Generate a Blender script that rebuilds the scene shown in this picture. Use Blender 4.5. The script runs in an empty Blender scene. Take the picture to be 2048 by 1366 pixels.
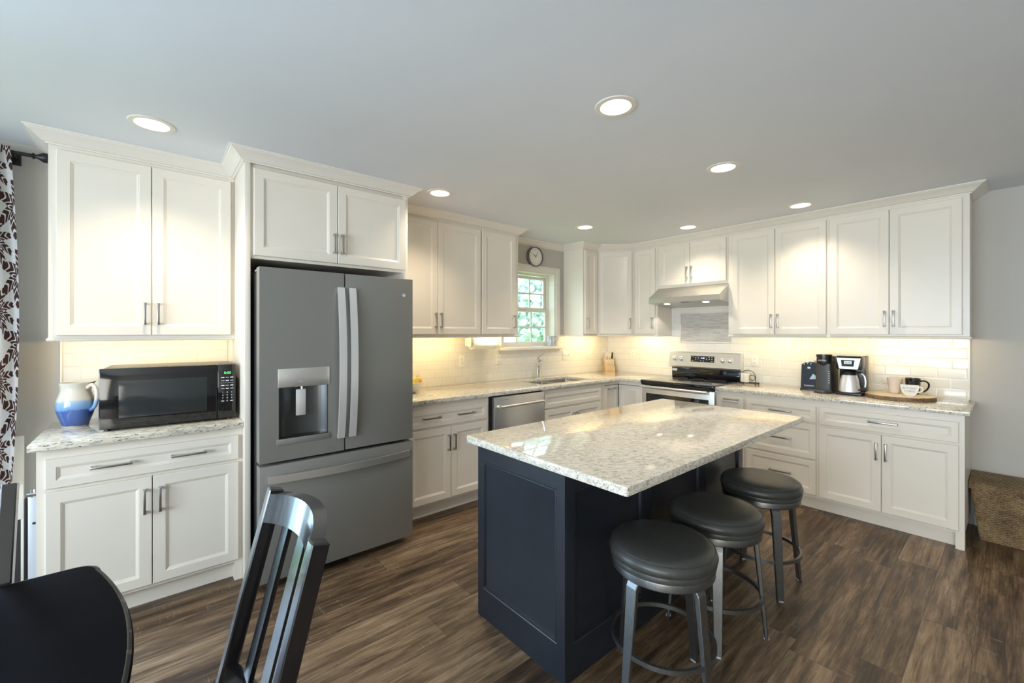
import bpy, bmesh, math, random
from mathutils import Vector, Matrix
PI = math.pi; R = math.radians
S = bpy.context.scene; C = S.collection
random.seed(7)

# ------------------------------------------------------------------ camera, world, exposure
cam = bpy.data.cameras.new('camera'); camo = bpy.data.objects.new('camera', cam); C.objects.link(camo)
camo.location = (-4.648, -3.504, 1.420); camo.rotation_euler = (R(90), 0, R(-40.352))
cam.sensor_width = 36; cam.lens = 855/2048*36; cam.shift_y = -18.1/2048; cam.clip_start = .02
S.camera = camo
S.view_settings.view_transform = 'Standard'; S.view_settings.look = 'None'
S.view_settings.exposure = 0.48; S.view_settings.gamma = 1.0; S.view_settings.use_curve_mapping = False
W = bpy.data.worlds.new('sky'); S.world = W; W.use_nodes = True
W.node_tree.nodes['Background'].inputs[0].default_value = (.72, .94, 1.0, 1)
W.node_tree.nodes['Background'].inputs[1].default_value = 2.6

def area(name, loc, rot, sx, sy, e, col, spread=180):
    l = bpy.data.lights.new(name, 'AREA'); l.shape = 'RECTANGLE'; l.size = sx; l.size_y = sy; l.energy = e; l.color = col
    l.spread = R(spread)
    o = bpy.data.objects.new(name, l); C.objects.link(o); o.location = loc; o.rotation_euler = rot; return o
DAY = (.46, .67, 1.0)
area('daylight_patio_door', (-6.23, -.02, 1.08), (R(-64), 0, 0), 1.55, 2.0, 72, DAY, 150)            # through the glazed door beside the counter
area('daylight_west_window', (-7.56, -2.75, 1.35), (0, R(-74), 0), 1.5, 2.2, 90, (.74, .85, 1.0), 160) # through the side window
sun = bpy.data.lights.new('sun', 'SUN'); sun.energy = 6.0; sun.angle = R(1); suno = bpy.data.objects.new('sun', sun); C.objects.link(suno)
suno.rotation_euler = Vector((-.75, .12, -.65)).to_track_quat('-Z', 'Y').to_euler()   # lights the garden; no opening of the room faces it
area('added_side_fill', (-7.56, -5.1, 1.15), (0, R(-84), 0), 1.9, 1.5, 46, (1.0, .89, .78), 170)  # fill lamp added behind the camera, set in an invented side doorway

# ------------------------------------------------------------------ node helpers / materials
def new_mat(name):
    m = bpy.data.materials.new(name); m.use_nodes = True
    nt = m.node_tree; b = nt.nodes['Principled BSDF']; return m, nt, b
def nd(nt, typ, ins=None, **at):
    n = nt.nodes.new(typ)
    for k, v in at.items(): setattr(n, k, v)
    for k, v in (ins or {}).items():
        if isinstance(v, bpy.types.NodeSocket): nt.links.new(v, n.inputs[k])
        else: n.inputs[k].default_value = v
    return n
def mth(nt, op, a, b=None, c=None, clamp=False):
    ins = {0: a}
    if b is not None: ins[1] = b
    if c is not None: ins[2] = c
    return nd(nt, 'ShaderNodeMath', ins, operation=op, use_clamp=clamp).outputs[0]
def ramp(nt, fac, stops, interp='LINEAR'):
    n = nd(nt, 'ShaderNodeValToRGB', {0: fac}); cr = n.color_ramp; cr.interpolation = interp
    while len(cr.elements) < len(stops): cr.elements.new(.5)
    for e, (p, c) in zip(cr.elements, stops): e.position = p; e.color = (*c, 1) if len(c) == 3 else c
    return n.outputs[0]
def mix(nt, fac, a, b, blend='MIX'):
    n = nd(nt, 'ShaderNodeMix', {0: fac}, data_type='RGBA', blend_type=blend)
    for i, v in ((6, a), (7, b)):
        if isinstance(v, bpy.types.NodeSocket): nt.links.new(v, n.inputs[i])
        else: n.inputs[i].default_value = (*v, 1) if len(v) == 3 else v
    return n.outputs[2]
def bump(nt, b, h, strength=.2, dist=.002):
    n = nd(nt, 'ShaderNodeBump', {'Strength': strength, 'Distance': dist, 'Height': h}); nt.links.new(n.outputs[0], b.inputs['Normal'])
def ocoord(nt): return nd(nt, 'ShaderNodeTexCoord').outputs['Object']
def plain(name, col, rough=.5, metal=0.0, noise=0.0, nscale=40, coat=0, spec=.5, brush=None):
    m, nt, b = new_mat(name)
    b.inputs['Base Color'].default_value = (*col, 1); b.inputs['Roughness'].default_value = rough; b.inputs['Metallic'].default_value = metal
    b.inputs['Specular IOR Level'].default_value = spec
    if coat: b.inputs['Coat Weight'].default_value = coat; b.inputs['Coat Roughness'].default_value = .1
    if noise or brush:
        mp = nd(nt, 'ShaderNodeMapping', {0: ocoord(nt)})
        if brush: mp.inputs['Scale'].default_value = brush
        t = nd(nt, 'ShaderNodeTexNoise', {'Vector': mp.outputs[0], 'Scale': nscale, 'Detail': 4})
        if noise:
            c0 = tuple(max(0, c*(1-noise)) for c in col); c1 = tuple(min(1, c*(1+noise)) for c in col)
            nt.links.new(ramp(nt, t.outputs[0], [(.3, c0), (.7, c1)]), b.inputs['Base Color'])
        if brush:
            r = nd(nt, 'ShaderNodeMapRange', {0: t.outputs[0], 3: max(.05, rough-.07), 4: rough+.07}); nt.links.new(r.outputs[0], b.inputs['Roughness'])
    return m
def emit(name, col, strength):
    m, nt, b = new_mat(name)
    b.inputs['Base Color'].default_value = (*col, 1); b.inputs['Emission Color'].default_value = (*col, 1); b.inputs['Emission Strength'].default_value = strength
    return m

M = {}
M['paint'] = plain('white_cabinet_paint', (.82, .755, .655), .32, noise=.012, nscale=6)
M['trim'] = plain('white_trim_paint', (.82, .77, .69), .35)
M['wall'] = plain('grey_wall_paint', (.53, .50, .45), .7, noise=.02, nscale=3)
M['ceiling'] = plain('ceiling_paint', (.75, .775, .815), .9, noise=.015, nscale=2)
M['steel'] = plain('brushed_steel', (.74, .72, .68), .34, .85)
M['steel_mid'] = plain('satin_steel', (.56, .55, .52), .36, .95)
M['steel_v'] = plain('brushed_steel_upright', (.82, .81, .79), .30, .5)
M['slate'] = plain('slate_metal', (.27, .265, .245), .42, .40)
M['slate_dark'] = plain('slate_recess', (.10, .105, .105), .3, .6)
M['fridge_case'] = plain('dark_appliance_case', (.022, .022, .022), .6)
M['nickel'] = plain('satin_nickel', (.50, .49, .47), .28, 1.0)
M['chrome'] = plain('chrome', (.80, .80, .82), .08, 1.0)
M['black_plastic'] = plain('black_plastic', (.012, .012, .013), .3)
M['black_gloss'] = plain('black_glass', (.008, .008, .009), .05, coat=.5)
M['dark_gap'] = plain('dark_gap', (.01, .01, .01), .7)
M['island'] = plain('navy_black_paint', (.015, .019, .027), .33, noise=.15, nscale=9)
M['leather'] = plain('charcoal_leather', (.046, .047, .042), .36, noise=.12, nscale=60)
M['gunmetal'] = plain('brushed_gunmetal', (.19, .195, .195), .36, .9, noise=.2, nscale=18, brush=(30, 30, 2))
M['rod'] = plain('oil_rubbed_bronze', (.025, .024, .026), .4, .5)
M['plate'] = plain('outlet_plastic', (.83, .81, .75), .3)
M['slot'] = plain('outlet_slot', (.05, .045, .04), .5)
M['paper'] = plain('paper_towel', (.90, .89, .86), .9, noise=.02, nscale=80)
M['card'] = plain('cardboard_core', (.34, .28, .20), .9)
M['candle'] = plain('candle_wax', (.86, .82, .70), .5)
M['pine'] = plain('light_wood', (.62, .44, .24), .45, noise=.10, nscale=10, brush=(3, 3, 30))
M['handle_white'] = plain('pale_knife_handle', (.72, .70, .64), .3)
M['white_print'] = plain('white_print', (.78, .79, .80), .5)
M['grey_print'] = plain('grey_print', (.25, .25, .25), .5)
M['pink_cer'] = plain('blush_ceramic', (.80, .68, .58), .15, coat=.4)
M['white_cer'] = plain('white_ceramic', (.83, .80, .73), .18, coat=.3)
M['black_cer'] = plain('black_ceramic', (.012, .012, .014), .06, coat=.5)
M['fruit_y'] = plain('yellow_fruit_skin', (.75, .60, .10), .4, noise=.15, nscale=20)
M['fruit_o'] = plain('orange_fruit_skin', (.80, .36, .07), .45, noise=.08, nscale=30)
M['coffee_grey'] = plain('charcoal_plastic', (.045, .044, .040), .38)
M['lcd'] = emit('lcd_panel', (.55, .62, .55), .35)
M['blue_led'] = emit('blue_led', (.35, .45, 1.0), 2.2)
M['green_led'] = emit('green_led', (.10, .75, .12), 1.2)
M['led_strip'] = emit('led_strip', (1.0, .82, .50), 1.6)
M['can_lens'] = emit('lamp_lens', (1.0, .95, .85), 7.0)
M['hood_lens'] = emit('hood_lamp_lens', (1.0, .95, .85), 4.0)
M['gate_metal'] = plain('pale_gate_metal', (.62, .66, .72), .35, .3)
M['flap'] = plain('dark_flap', (.035, .036, .036), .35)
M['silver_glaze'] = plain('grey_glaze', (.50, .54, .60), .25, .2)
M['label_blue'] = plain('navy_card', (.005, .009, .018), .4, spec=.25)
M['label_pic'] = plain('pale_blue_print', (.42, .58, .68), .4)
M['trunk'] = plain('bark', (.22, .17, .12), .9, noise=.3)
M['leafy'] = plain('pale_green_leaves', (.74, .88, .80), .8, noise=.25, nscale=4)
M['lawn'] = plain('lawn_grass', (.20, .34, .12), .9, noise=.3, nscale=3)

def granite(name, rot, base, light, grey, dark, brown, scale=1.0, stretch=3.0):
    m, nt, b = new_mat(name)
    mp = nd(nt, 'ShaderNodeMapping', {0: ocoord(nt)}); mp.inputs['Rotation'].default_value = (0, 0, rot)
    mp2 = nd(nt, 'ShaderNodeMapping', {0: mp.outputs[0]}); mp2.inputs['Scale'].default_value = (1/stretch*1.6, 1.6, 1.6)
    v = mp2.outputs[0]
    n1 = nd(nt, 'ShaderNodeTexNoise', {'Vector': v, 'Scale': 22*scale, 'Detail': 5, 'Roughness': .65}).outputs[0]
    n2 = nd(nt, 'ShaderNodeTexNoise', {'Vector': v, 'Scale': 48*scale, 'Detail': 4, 'Roughness': .6, 'Distortion': .6}).outputs[0]
    n3 = nd(nt, 'ShaderNodeTexNoise', {'Vector': v, 'Scale': 75*scale, 'Detail': 3, 'Roughness': .6}).outputs[0]
    n4 = nd(nt, 'ShaderNodeTexNoise', {'Vector': mp.outputs[0], 'Scale': 5, 'Detail': 3}).outputs[0]
    col = ramp(nt, n1, [(.32, base), (.62, light)])
    col = mix(nt, ramp(nt, n2, [(.52, (0, 0, 0)), (.62, (1, 1, 1))]), col, grey)
    th = mth(nt, 'ADD', n3, mth(nt, 'MULTIPLY', mth(nt, 'SUBTRACT', n4, .5), .18))
    col = mix(nt, ramp(nt, th, [(.60, (0, 0, 0)), (.665, (1, 1, 1))]), col, dark)
    n5 = nd(nt, 'ShaderNodeTexNoise', {'Vector': v, 'Scale': 60*scale, 'Detail': 2, 'W': 3.0}, noise_dimensions='4D').outputs[0]
    col = mix(nt, ramp(nt, n5, [(.66, (0, 0, 0)), (.70, (1, 1, 1))]), col, brown)
    nt.links.new(col, b.inputs['Base Color']); b.inputs['Roughness'].default_value = .07; b.inputs['Coat Weight'].default_value = .2
    b.inputs['Coat Roughness'].default_value = .04
    return m
M['granite'] = granite('counter_granite', 0, (.60, .54, .43), (.80, .75, .64), (.42, .40, .35), (.07, .06, .05), (.20, .12, .08))
M['granite_island'] = granite('island_granite', R(38), (.60, .55, .46), (.76, .71, .61), (.42, .39, .34), (.17, .155, .14), (.30, .22, .16), 1.35, 3.2)

def tile_mat(phx, phz, name):
    m, nt, b = new_mat(name)
    sx = nd(nt, 'ShaderNodeSeparateXYZ', {0: ocoord(nt)})
    v = nd(nt, 'ShaderNodeCombineXYZ', {0: mth(nt, 'SUBTRACT', sx.outputs[0], phx), 1: mth(nt, 'SUBTRACT', sx.outputs[2], phz)}).outputs[0]
    def br(ms, sm):
        n = nd(nt, 'ShaderNodeTexBrick', {'Vector': v, 'Color1': (.80, .775, .715, 1), 'Color2': (.765, .74, .685, 1), 'Mortar': (.66, .63, .57, 1), 'Scale': 1.0,
            'Mortar Size': ms, 'Mortar Smooth': sm, 'Brick Width': .1545, 'Row Height': .0765}, offset=.5, offset_frequency=2, squash=1); return n
    n1 = br(.0011, .1); n2 = br(.008, 1.0)
    nt.links.new(n1.outputs[0], b.inputs['Base Color'])
    h = mth(nt, 'SUBTRACT', 1.0, n2.outputs['Fac']); bump(nt, b, h, .28, .004)
    b.inputs['Roughness'].default_value = .10
    return m
M['tile_back'] = tile_mat(-4.945, .916, 'subway_tile_sink_wall'); M['tile_side'] = tile_mat(3.038, .916, 'subway_tile_range_wall')
def mosaic():
    m, nt, b = new_mat('linear_mosaic')
    sx = nd(nt, 'ShaderNodeSeparateXYZ', {0: ocoord(nt)})
    v = nd(nt, 'ShaderNodeCombineXYZ', {0: sx.outputs[0], 1: sx.outputs[2]}).outputs[0]
    n = nd(nt, 'ShaderNodeTexBrick', {'Vector': v, 'Color1': (.60, .575, .53, 1), 'Color2': (.40, .385, .36, 1), 'Mortar': (.48, .46, .42, 1), 'Scale': 1.0, 'Mortar Size': .0008,
        'Mortar Smooth': .1, 'Brick Width': .075, 'Row Height': .0105, 'Bias': -.3}, offset=.37, offset_frequency=2)
    nt.links.new(n.outputs[0], b.inputs['Base Color']); b.inputs['Roughness'].default_value = .25
    bump(nt, b, mth(nt, 'SUBTRACT', 1.0, n.outputs['Fac']), .4, .002); return m
M['mosaic'] = mosaic()

def floor_mat():
    m, nt, b = new_mat('plank_floor')
    s = nd(nt, 'ShaderNodeSeparateXYZ', {0: ocoord(nt)}); x, y = s.outputs[0], s.outputs[1]
    pw, pl = .178, 1.22
    row = mth(nt, 'FLOOR', mth(nt, 'DIVIDE', y, pw))
    off = nd(nt, 'ShaderNodeTexWhiteNoise', {'W': row}, noise_dimensions='1D').outputs[0]
    xx = mth(nt, 'ADD', mth(nt, 'DIVIDE', x, pl), mth(nt, 'MULTIPLY', off, 3.7))
    colm = mth(nt, 'FLOOR', xx)
    rid = nd(nt, 'ShaderNodeTexWhiteNoise', {'Vector': nd(nt, 'ShaderNodeCombineXYZ', {0: colm, 1: row}).outputs[0]}, noise_dimensions='2D')
    rnd = rid.outputs[0]
    sh = mth(nt, 'MULTIPLY', rnd, 37.0)
    gv = nd(nt, 'ShaderNodeCombineXYZ', {0: mth(nt, 'ADD', mth(nt, 'MULTIPLY', x, 1.5), sh), 1: mth(nt, 'MULTIPLY', y, 12.0), 2: sh}).outputs[0]
    g1 = nd(nt, 'ShaderNodeTexNoise', {'Vector': gv, 'Scale': 1.5, 'Detail': 7, 'Roughness': .66, 'Distortion': .35}).outputs[0]
    fv = nd(nt, 'ShaderNodeCombineXYZ', {0: mth(nt, 'ADD', mth(nt, 'MULTIPLY', x, 5.0), sh), 1: mth(nt, 'MULTIPLY', y, 90.0), 2: sh}).outputs[0]
    g2 = nd(nt, 'ShaderNodeTexNoise', {'Vector': fv, 'Scale': 1.4, 'Detail': 5, 'Roughness': .7}).outputs[0]
    # cross-cut saw marks that run over the grain on part of each plank
    cv = nd(nt, 'ShaderNodeCombineXYZ', {0: mth(nt, 'MULTIPLY', x, 75.0), 1: mth(nt, 'ADD', mth(nt, 'MULTIPLY', y, 7.0), sh), 2: sh}).outputs[0]
    g3 = nd(nt, 'ShaderNodeTexNoise', {'Vector': cv, 'Scale': 1.2, 'Detail': 3, 'Roughness': .6}).outputs[0]
    mk = nd(nt, 'ShaderNodeTexNoise', {'Vector': gv, 'Scale': 1.1, 'Detail': 2, 'W': 5.0}, noise_dimensions='4D').outputs[0]
    mv = nd(nt, 'ShaderNodeCombineXYZ', {0: mth(nt, 'ADD', mth(nt, 'MULTIPLY', x, 1.5), sh), 1: mth(nt, 'MULTIPLY', y, 34.0), 2: sh}).outputs[0]
    g4 = nd(nt, 'ShaderNodeTexNoise', {'Vector': mv, 'Scale': 1.3, 'Detail': 6, 'Roughness': .7, 'Distortion': .4}).outputs[0]
    t = mth(nt, 'ADD', mth(nt, 'MULTIPLY', g1, .80), mth(nt, 'MULTIPLY', mth(nt, 'SUBTRACT', g2, .5), .42))
    t = mth(nt, 'ADD', mth(nt, 'ADD', t, .10), mth(nt, 'MULTIPLY', mth(nt, 'SUBTRACT', g4, .5), .42))
    t = mth(nt, 'ADD', t, mth(nt, 'MULTIPLY', mth(nt, 'SUBTRACT', rnd, .5), .20))
    col = ramp(nt, t, [(.28, (.020, .012, .007)), (.42, (.062, .037, .020)), (.53, (.135, .085, .047)), (.64, (.235, .158, .092)), (.78, (.36, .26, .165))])
    saw = mth(nt, 'MULTIPLY', ramp(nt, g3, [(.58, (0, 0, 0)), (.70, (1, 1, 1))]), ramp(nt, mk, [(.54, (0, 0, 0)), (.64, (1, 1, 1))]))
    col = mix(nt, mth(nt, 'MULTIPLY', saw, .32), col, (.42, .33, .24))
    fy = mth(nt, 'FRACT', mth(nt, 'DIVIDE', y, pw)); fx = mth(nt, 'FRACT', xx)
    ey = mth(nt, 'LESS_THAN', mth(nt, 'MINIMUM', fy, mth(nt, 'SUBTRACT', 1.0, fy)), .007)
    ex = mth(nt, 'LESS_THAN', mth(nt, 'MINIMUM', fx, mth(nt, 'SUBTRACT', 1.0, fx)), .0011)
    e = mth(nt, 'MAXIMUM', ex, ey)
    col = mix(nt, mth(nt, 'MULTIPLY', e, .6), col, (.03, .02, .014))
    nt.links.new(col, b.inputs['Base Color'])
    r = nd(nt, 'ShaderNodeMapRange', {0: g2, 3: .30, 4: .50}); nt.links.new(r.outputs[0], b.inputs['Roughness'])
    bump(nt, b, mth(nt, 'SUBTRACT', mth(nt, 'MULTIPLY', g2, .5), e), .18, .0015)
    return m
M['floor'] = floor_mat()

def damask():
    m, nt, b = new_mat('damask_fabric')
    s = nd(nt, 'ShaderNodeSeparateXYZ', {0: nd(nt, 'ShaderNodeTexCoord').outputs['UV']})
    tw, th = .25, .36
    u = mth(nt, 'DIVIDE', s.outputs[0], tw); v = mth(nt, 'DIVIDE', s.outputs[1], th)
    def motif(du, dv, k):
        uu = mth(nt, 'SUBTRACT', mth(nt, 'FRACT', mth(nt, 'ADD', u, du)), .5); vv = mth(nt, 'SUBTRACT', mth(nt, 'FRACT', mth(nt, 'ADD', v, dv)), .5)
        a = mth(nt, 'ABSOLUTE', uu)
        ang = mth(nt, 'ARCTAN2', vv, a); r = mth(nt, 'SQRT', mth(nt, 'ADD', mth(nt, 'POWER', a, 2), mth(nt, 'POWER', mth(nt, 'MULTIPLY', vv, .85), 2)))
        pet = mth(nt, 'COSINE', mth(nt, 'ADD', mth(nt, 'MULTIPLY', ang, k), mth(nt, 'MULTIPLY', r, 9.0)))
        edge = mth(nt, 'ADD', .295, mth(nt, 'MULTIPLY', pet, .10))
        ins = mth(nt, 'LESS_THAN', r, edge)
        vein = mth(nt, 'GREATER_THAN', mth(nt, 'SINE', mth(nt, 'ADD', mth(nt, 'MULTIPLY', r, 52.0), mth(nt, 'MULTIPLY', pet, 4.0))), -.62)
        core = mth(nt, 'GREATER_THAN', r, .055)
        return mth(nt, 'MULTIPLY', mth(nt, 'MULTIPLY', ins, vein), core)
    p = mth(nt, 'MAXIMUM', motif(0, 0, 9.0), motif(.5, .5, 6.0))
    nt.links.new(mix(nt, p, (.78, .76, .76), (.085, .032, .022)), b.inputs['Base Color']); b.inputs['Roughness'].default_value = .85
    return m
M['damask'] = damask()
def wicker():
    m, nt, b = new_mat('woven_seagrass')
    s = nd(nt, 'ShaderNodeSeparateXYZ', {0: ocoord(nt)})
    h = mth(nt, 'ADD', s.outputs[0], s.outputs[1])
    rowz = mth(nt, 'DIVIDE', mth(nt, 'ADD', s.outputs[2], mth(nt, 'MULTIPLY', s.outputs[1], .25)), .0085); ri = mth(nt, 'FLOOR', rowz)
    ph = mth(nt, 'ADD', mth(nt, 'DIVIDE', h, .030), mth(nt, 'MULTIPLY', mth(nt, 'MODULO', ri, 2.0), .5))
    a = mth(nt, 'SINE', mth(nt, 'MULTIPLY', mth(nt, 'FRACT', ph), PI)); c = mth(nt, 'SINE', mth(nt, 'MULTIPLY', mth(nt, 'FRACT', rowz), PI))
    w = mth(nt, 'MULTIPLY', a, c)
    n = nd(nt, 'ShaderNodeTexNoise', {'Vector': ocoord(nt), 'Scale': 55, 'Detail': 4}).outputs[0]
    n2 = nd(nt, 'ShaderNodeTexNoise', {'Vector': ocoord(nt), 'Scale': 9, 'Detail': 3}).outputs[0]
    t = mth(nt, 'ADD', mth(nt, 'ADD', mth(nt, 'MULTIPLY', w, .30), mth(nt, 'MULTIPLY', n, .55)), mth(nt, 'MULTIPLY', mth(nt, 'SUBTRACT', n2, .5), .5))
    nt.links.new(ramp(nt, t, [(.15, (.06, .034, .015)), (.45, (.26, .165, .075)), (.75, (.50, .35, .18))]), b.inputs['Base Color'])
    b.inputs['Roughness'].default_value = .65; bump(nt, b, mth(nt, 'ADD', w, mth(nt, 'MULTIPLY', n, .8)), .7, .005); return m
M['wicker'] = wicker()
def worn_black():
    m, nt, b = new_mat('worn_black_lacquer')
    n = nd(nt, 'ShaderNodeTexNoise', {'Vector': ocoord(nt), 'Scale': 26, 'Detail': 6, 'Roughness': .7}).outputs[0]
    nt.links.new(mix(nt, ramp(nt, n, [(.56, (0, 0, 0)), (.64, (1, 1, 1))]), (.010, .010, .011), (.17, .11, .07)), b.inputs['Base Color'])
    b.inputs['Roughness'].default_value = .3; return m
M['lacquer'] = plain('black_lacquer', (.007, .007, .009), .24, noise=.2, nscale=8, coat=.8, spec=.7)
M['table_top'] = plain('black_table_lacquer', (.004, .004, .005), .5, noise=.2, nscale=8, spec=.015)
M['worn'] = worn_black()
def glaze():
    m, nt, b = new_mat('banded_glaze')
    o = ocoord(nt); s = nd(nt, 'ShaderNodeSeparateXYZ', {0: o})
    n = nd(nt, 'ShaderNodeTexNoise', {'Vector': o, 'Scale': 26, 'Detail': 5}).outputs[0]
    z = mth(nt, 'ADD', s.outputs[2], mth(nt, 'MULTIPLY', mth(nt, 'SUBTRACT', n, .5), .022))
    f = mth(nt, 'DIVIDE', z, .24)
    nt.links.new(ramp(nt, f, [(.015, (.62, .56, .46)), (.03, (.05, .10, .30)), (.37, (.07, .14, .40)), (.41, (.18, .34, .64)), (.55, (.32, .49, .72)), (.585, (.52, .60, .70)), (.61, (.74, .68, .58))]), b.inputs['Base Color'])
    b.inputs['Roughness'].default_value = .14; b.inputs['Coat Weight'].default_value = .4; return m
M['glaze'] = glaze()
def slab_wood():
    m, nt, b = new_mat('live_edge_wood')
    o = ocoord(nt); s = nd(nt, 'ShaderNodeSeparateXYZ', {0: o})
    n = nd(nt, 'ShaderNodeTexNoise', {'Vector': o, 'Scale': 24, 'Detail': 5, 'Distortion': 1.5}).outputs[0]
    top = ramp(nt, n, [(.3, (.62, .50, .33)), (.7, (.76, .66, .48))]); bark = ramp(nt, n, [(.3, (.10, .055, .028)), (.7, (.30, .18, .09))])
    g = nd(nt, 'ShaderNodeNewGeometry'); nz = nd(nt, 'ShaderNodeSeparateXYZ', {0: g.outputs['Normal']}).outputs[2]
    nt.links.new(mix(nt, mth(nt, 'GREATER_THAN', nz, .6), bark, top), b.inputs['Base Color']); b.inputs['Roughness'].default_value = .55; return m
M['slab'] = slab_wood()
def pane():
    m = bpy.data.materials.new('window_glass'); m.use_nodes = True; nt = m.node_tree; nt.nodes.clear()
    o = nd(nt, 'ShaderNodeOutputMaterial'); t = nd(nt, 'ShaderNodeBsdfTransparent', {0: (.97, .99, .99, 1)}); g = nd(nt, 'ShaderNodeBsdfGlossy', {'Roughness': .02})
    x = nd(nt, 'ShaderNodeMixShader', {0: .06, 1: t.outputs[0], 2: g.outputs[0]}); nt.links.new(x.outputs[0], o.inputs[0]); return m
M['glass'] = pane()

# ------------------------------------------------------------------ mesh helpers
def B(): return bmesh.new()
def box(bm, x0, x1, y0, y1, z0, z1, bev=0, seg=2):
    x0, x1 = sorted((x0, x1)); y0, y1 = sorted((y0, y1)); z0, z1 = sorted((z0, z1))
    vs = bmesh.ops.create_cube(bm, size=1)['verts']
    for v in vs: v.co = Vector(((x0+x1)/2+v.co.x*(x1-x0), (y0+y1)/2+v.co.y*(y1-y0), (z0+z1)/2+v.co.z*(z1-z0)))
    if bev:
        es = list({e for v in vs for e in v.link_edges})
        bmesh.ops.bevel(bm, geom=es, offset=bev, segments=seg, affect='EDGES', profile=.5, clamp_overlap=True)
    return bm
def loops_to_faces(bm, loops, closed=True, cap0=False, cap1=False):
    for a, b in zip(loops, loops[1:]):
        n = len(a)
        for i in range(n if closed else n-1):
            j = (i+1) % n
            try: bm.faces.new((a[i], a[j], b[j], b[i]))
            except ValueError: pass
    if cap0: bm.faces.new(list(reversed(loops[0])))
    if cap1: bm.faces.new(loops[-1])
def lathe(bm, prof, n=32, c=(0, 0, 0), axis='z', caps=True):
    L = []
    for r, h in prof:
        ring = []
        for i in range(n):
            a = 2*PI*i/n; p = (r*math.cos(a), r*math.sin(a), h)
            if axis == 'x': p = (h, p[0], p[1])
            if axis == 'y': p = (p[1], h, p[0])
            ring.append(bm.verts.new((c[0]+p[0], c[1]+p[1], c[2]+p[2])))
        L.append(ring)
    loops_to_faces(bm, L, True, caps and prof[0][0] > 1e-6, caps and prof[-1][0] > 1e-6)
    bmesh.ops.recalc_face_normals(bm, faces=bm.faces); return bm
def frames(pts, closed=False):
    P = [Vector(p) for p in pts]; n = len(P); T = []
    for i in range(n):
        a = P[(i-1) % n] if (closed or i > 0) else P[i]; b = P[(i+1) % n] if (closed or i < n-1) else P[i]
        T.append((b-a).normalized())
    up = Vector((0, 0, 1)) if abs(T[0].z) < .9 else Vector((1, 0, 0))
    u = (up - T[0]*up.dot(T[0])).normalized(); out = []
    for i in range(n):
        u = (u - T[i]*u.dot(T[i])).normalized(); out.append((P[i], u, T[i].cross(u).normalized()))
    return out
def smooth_path(pts, n=5):
    P = [Vector(p) for p in pts]; out = []
    for i in range(len(P)-1):
        a, b, c, d = P[max(i-1, 0)], P[i], P[i+1], P[min(i+2, len(P)-1)]
        for k in range(n):
            t = k/n; out.append(.5*((2*b)+(c-a)*t+(2*a-5*b+4*c-d)*t*t+(3*b-a-3*c+d)*t**3))
    return out+[P[-1]]
def tube(bm, pts, r, n=10, closed=False):
    L = []; rs = r if isinstance(r, (list, tuple)) else [r]*len(pts)
    for (p, u, w), rr in zip(frames(pts, closed), rs):
        L.append([bm.verts.new(p+(u*math.cos(2*PI*k/n)+w*math.sin(2*PI*k/n))*rr) for k in range(n)])
    if closed: L.append(L[0])
    loops_to_faces(bm, L, True, not closed, not closed); bmesh.ops.recalc_face_normals(bm, faces=bm.faces); return bm
def bar(bm, pts, a, b, ref, taper=None):
    """rectangular bar along pts; a = size along ref, b = size across it"""
    P = [Vector(p) for p in pts]; L = []
    for i, p in enumerate(P):
        t = (P[min(i+1, len(P)-1)]-P[max(i-1, 0)]).normalized(); u = Vector(ref); u = (u-t*u.dot(t)).normalized(); w = t.cross(u)
        k = taper[i] if taper else 1
        L.append([bm.verts.new(p+u*sa*a/2*k+w*sb*b/2*k) for sa, sb in ((1, 1), (-1, 1), (-1, -1), (1, -1))])
    loops_to_faces(bm, L, True, True, True); bmesh.ops.recalc_face_normals(bm, faces=bm.faces); return bm
def prism(bm, poly, a, b, plane='xy'):
    def P(p, h): return {'xy': (p[0], p[1], h), 'xz': (p[0], h, p[1]), 'yz': (h, p[0], p[1])}[plane]
    A = [bm.verts.new(P(p, a)) for p in poly]; Bv = [bm.verts.new(P(p, b)) for p in poly]
    loops_to_faces(bm, [A, Bv], True, True, True); bmesh.ops.recalc_face_normals(bm, faces=bm.faces); return bm
def panel(bm, x0, x1, z0, z1, yf, t=.02, fr=.052, depth=.009, bevw=.014):
    """cabinet front: flat frame, stepped sticking, recessed flat panel; faces -y"""
    prof = [(0, t), (0, .003), (.003, 0), (fr, 0), (fr+.002, .003), (fr+.004, .003), (fr+bevw, depth)]
    L = []
    for ins, dy in prof:
        L.append([bm.verts.new((x, yf+dy, z)) for x, z in ((x0+ins, z0+ins), (x1-ins, z0+ins), (x1-ins, z1-ins), (x0+ins, z1-ins))])
    loops_to_faces(bm, L, True, True, True); bmesh.ops.recalc_face_normals(bm, faces=bm.faces); return bm
def fill(bm, loops, z):
    es = []
    for lp in loops:
        vs = [bm.verts.new((p[0], p[1], z)) for p in lp]
        es += [bm.edges.new((vs[i], vs[(i+1) % len(vs)])) for i in range(len(vs))]
    bmesh.ops.triangle_fill(bm, use_beauty=True, edges=es)
def slab(bm, outer, holes, z0, z1):
    for z in (z0, z1): fill(bm, [outer]+holes, z)
    for lp in [outer]+holes:
        a = [bm.verts.new((p[0], p[1], z0)) for p in lp]; b = [bm.verts.new((p[0], p[1], z1)) for p in lp]; loops_to_faces(bm, [a, b])
    bmesh.ops.remove_doubles(bm, verts=bm.verts, dist=1e-5); bmesh.ops.recalc_face_normals(bm, faces=bm.faces); return bm
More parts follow.
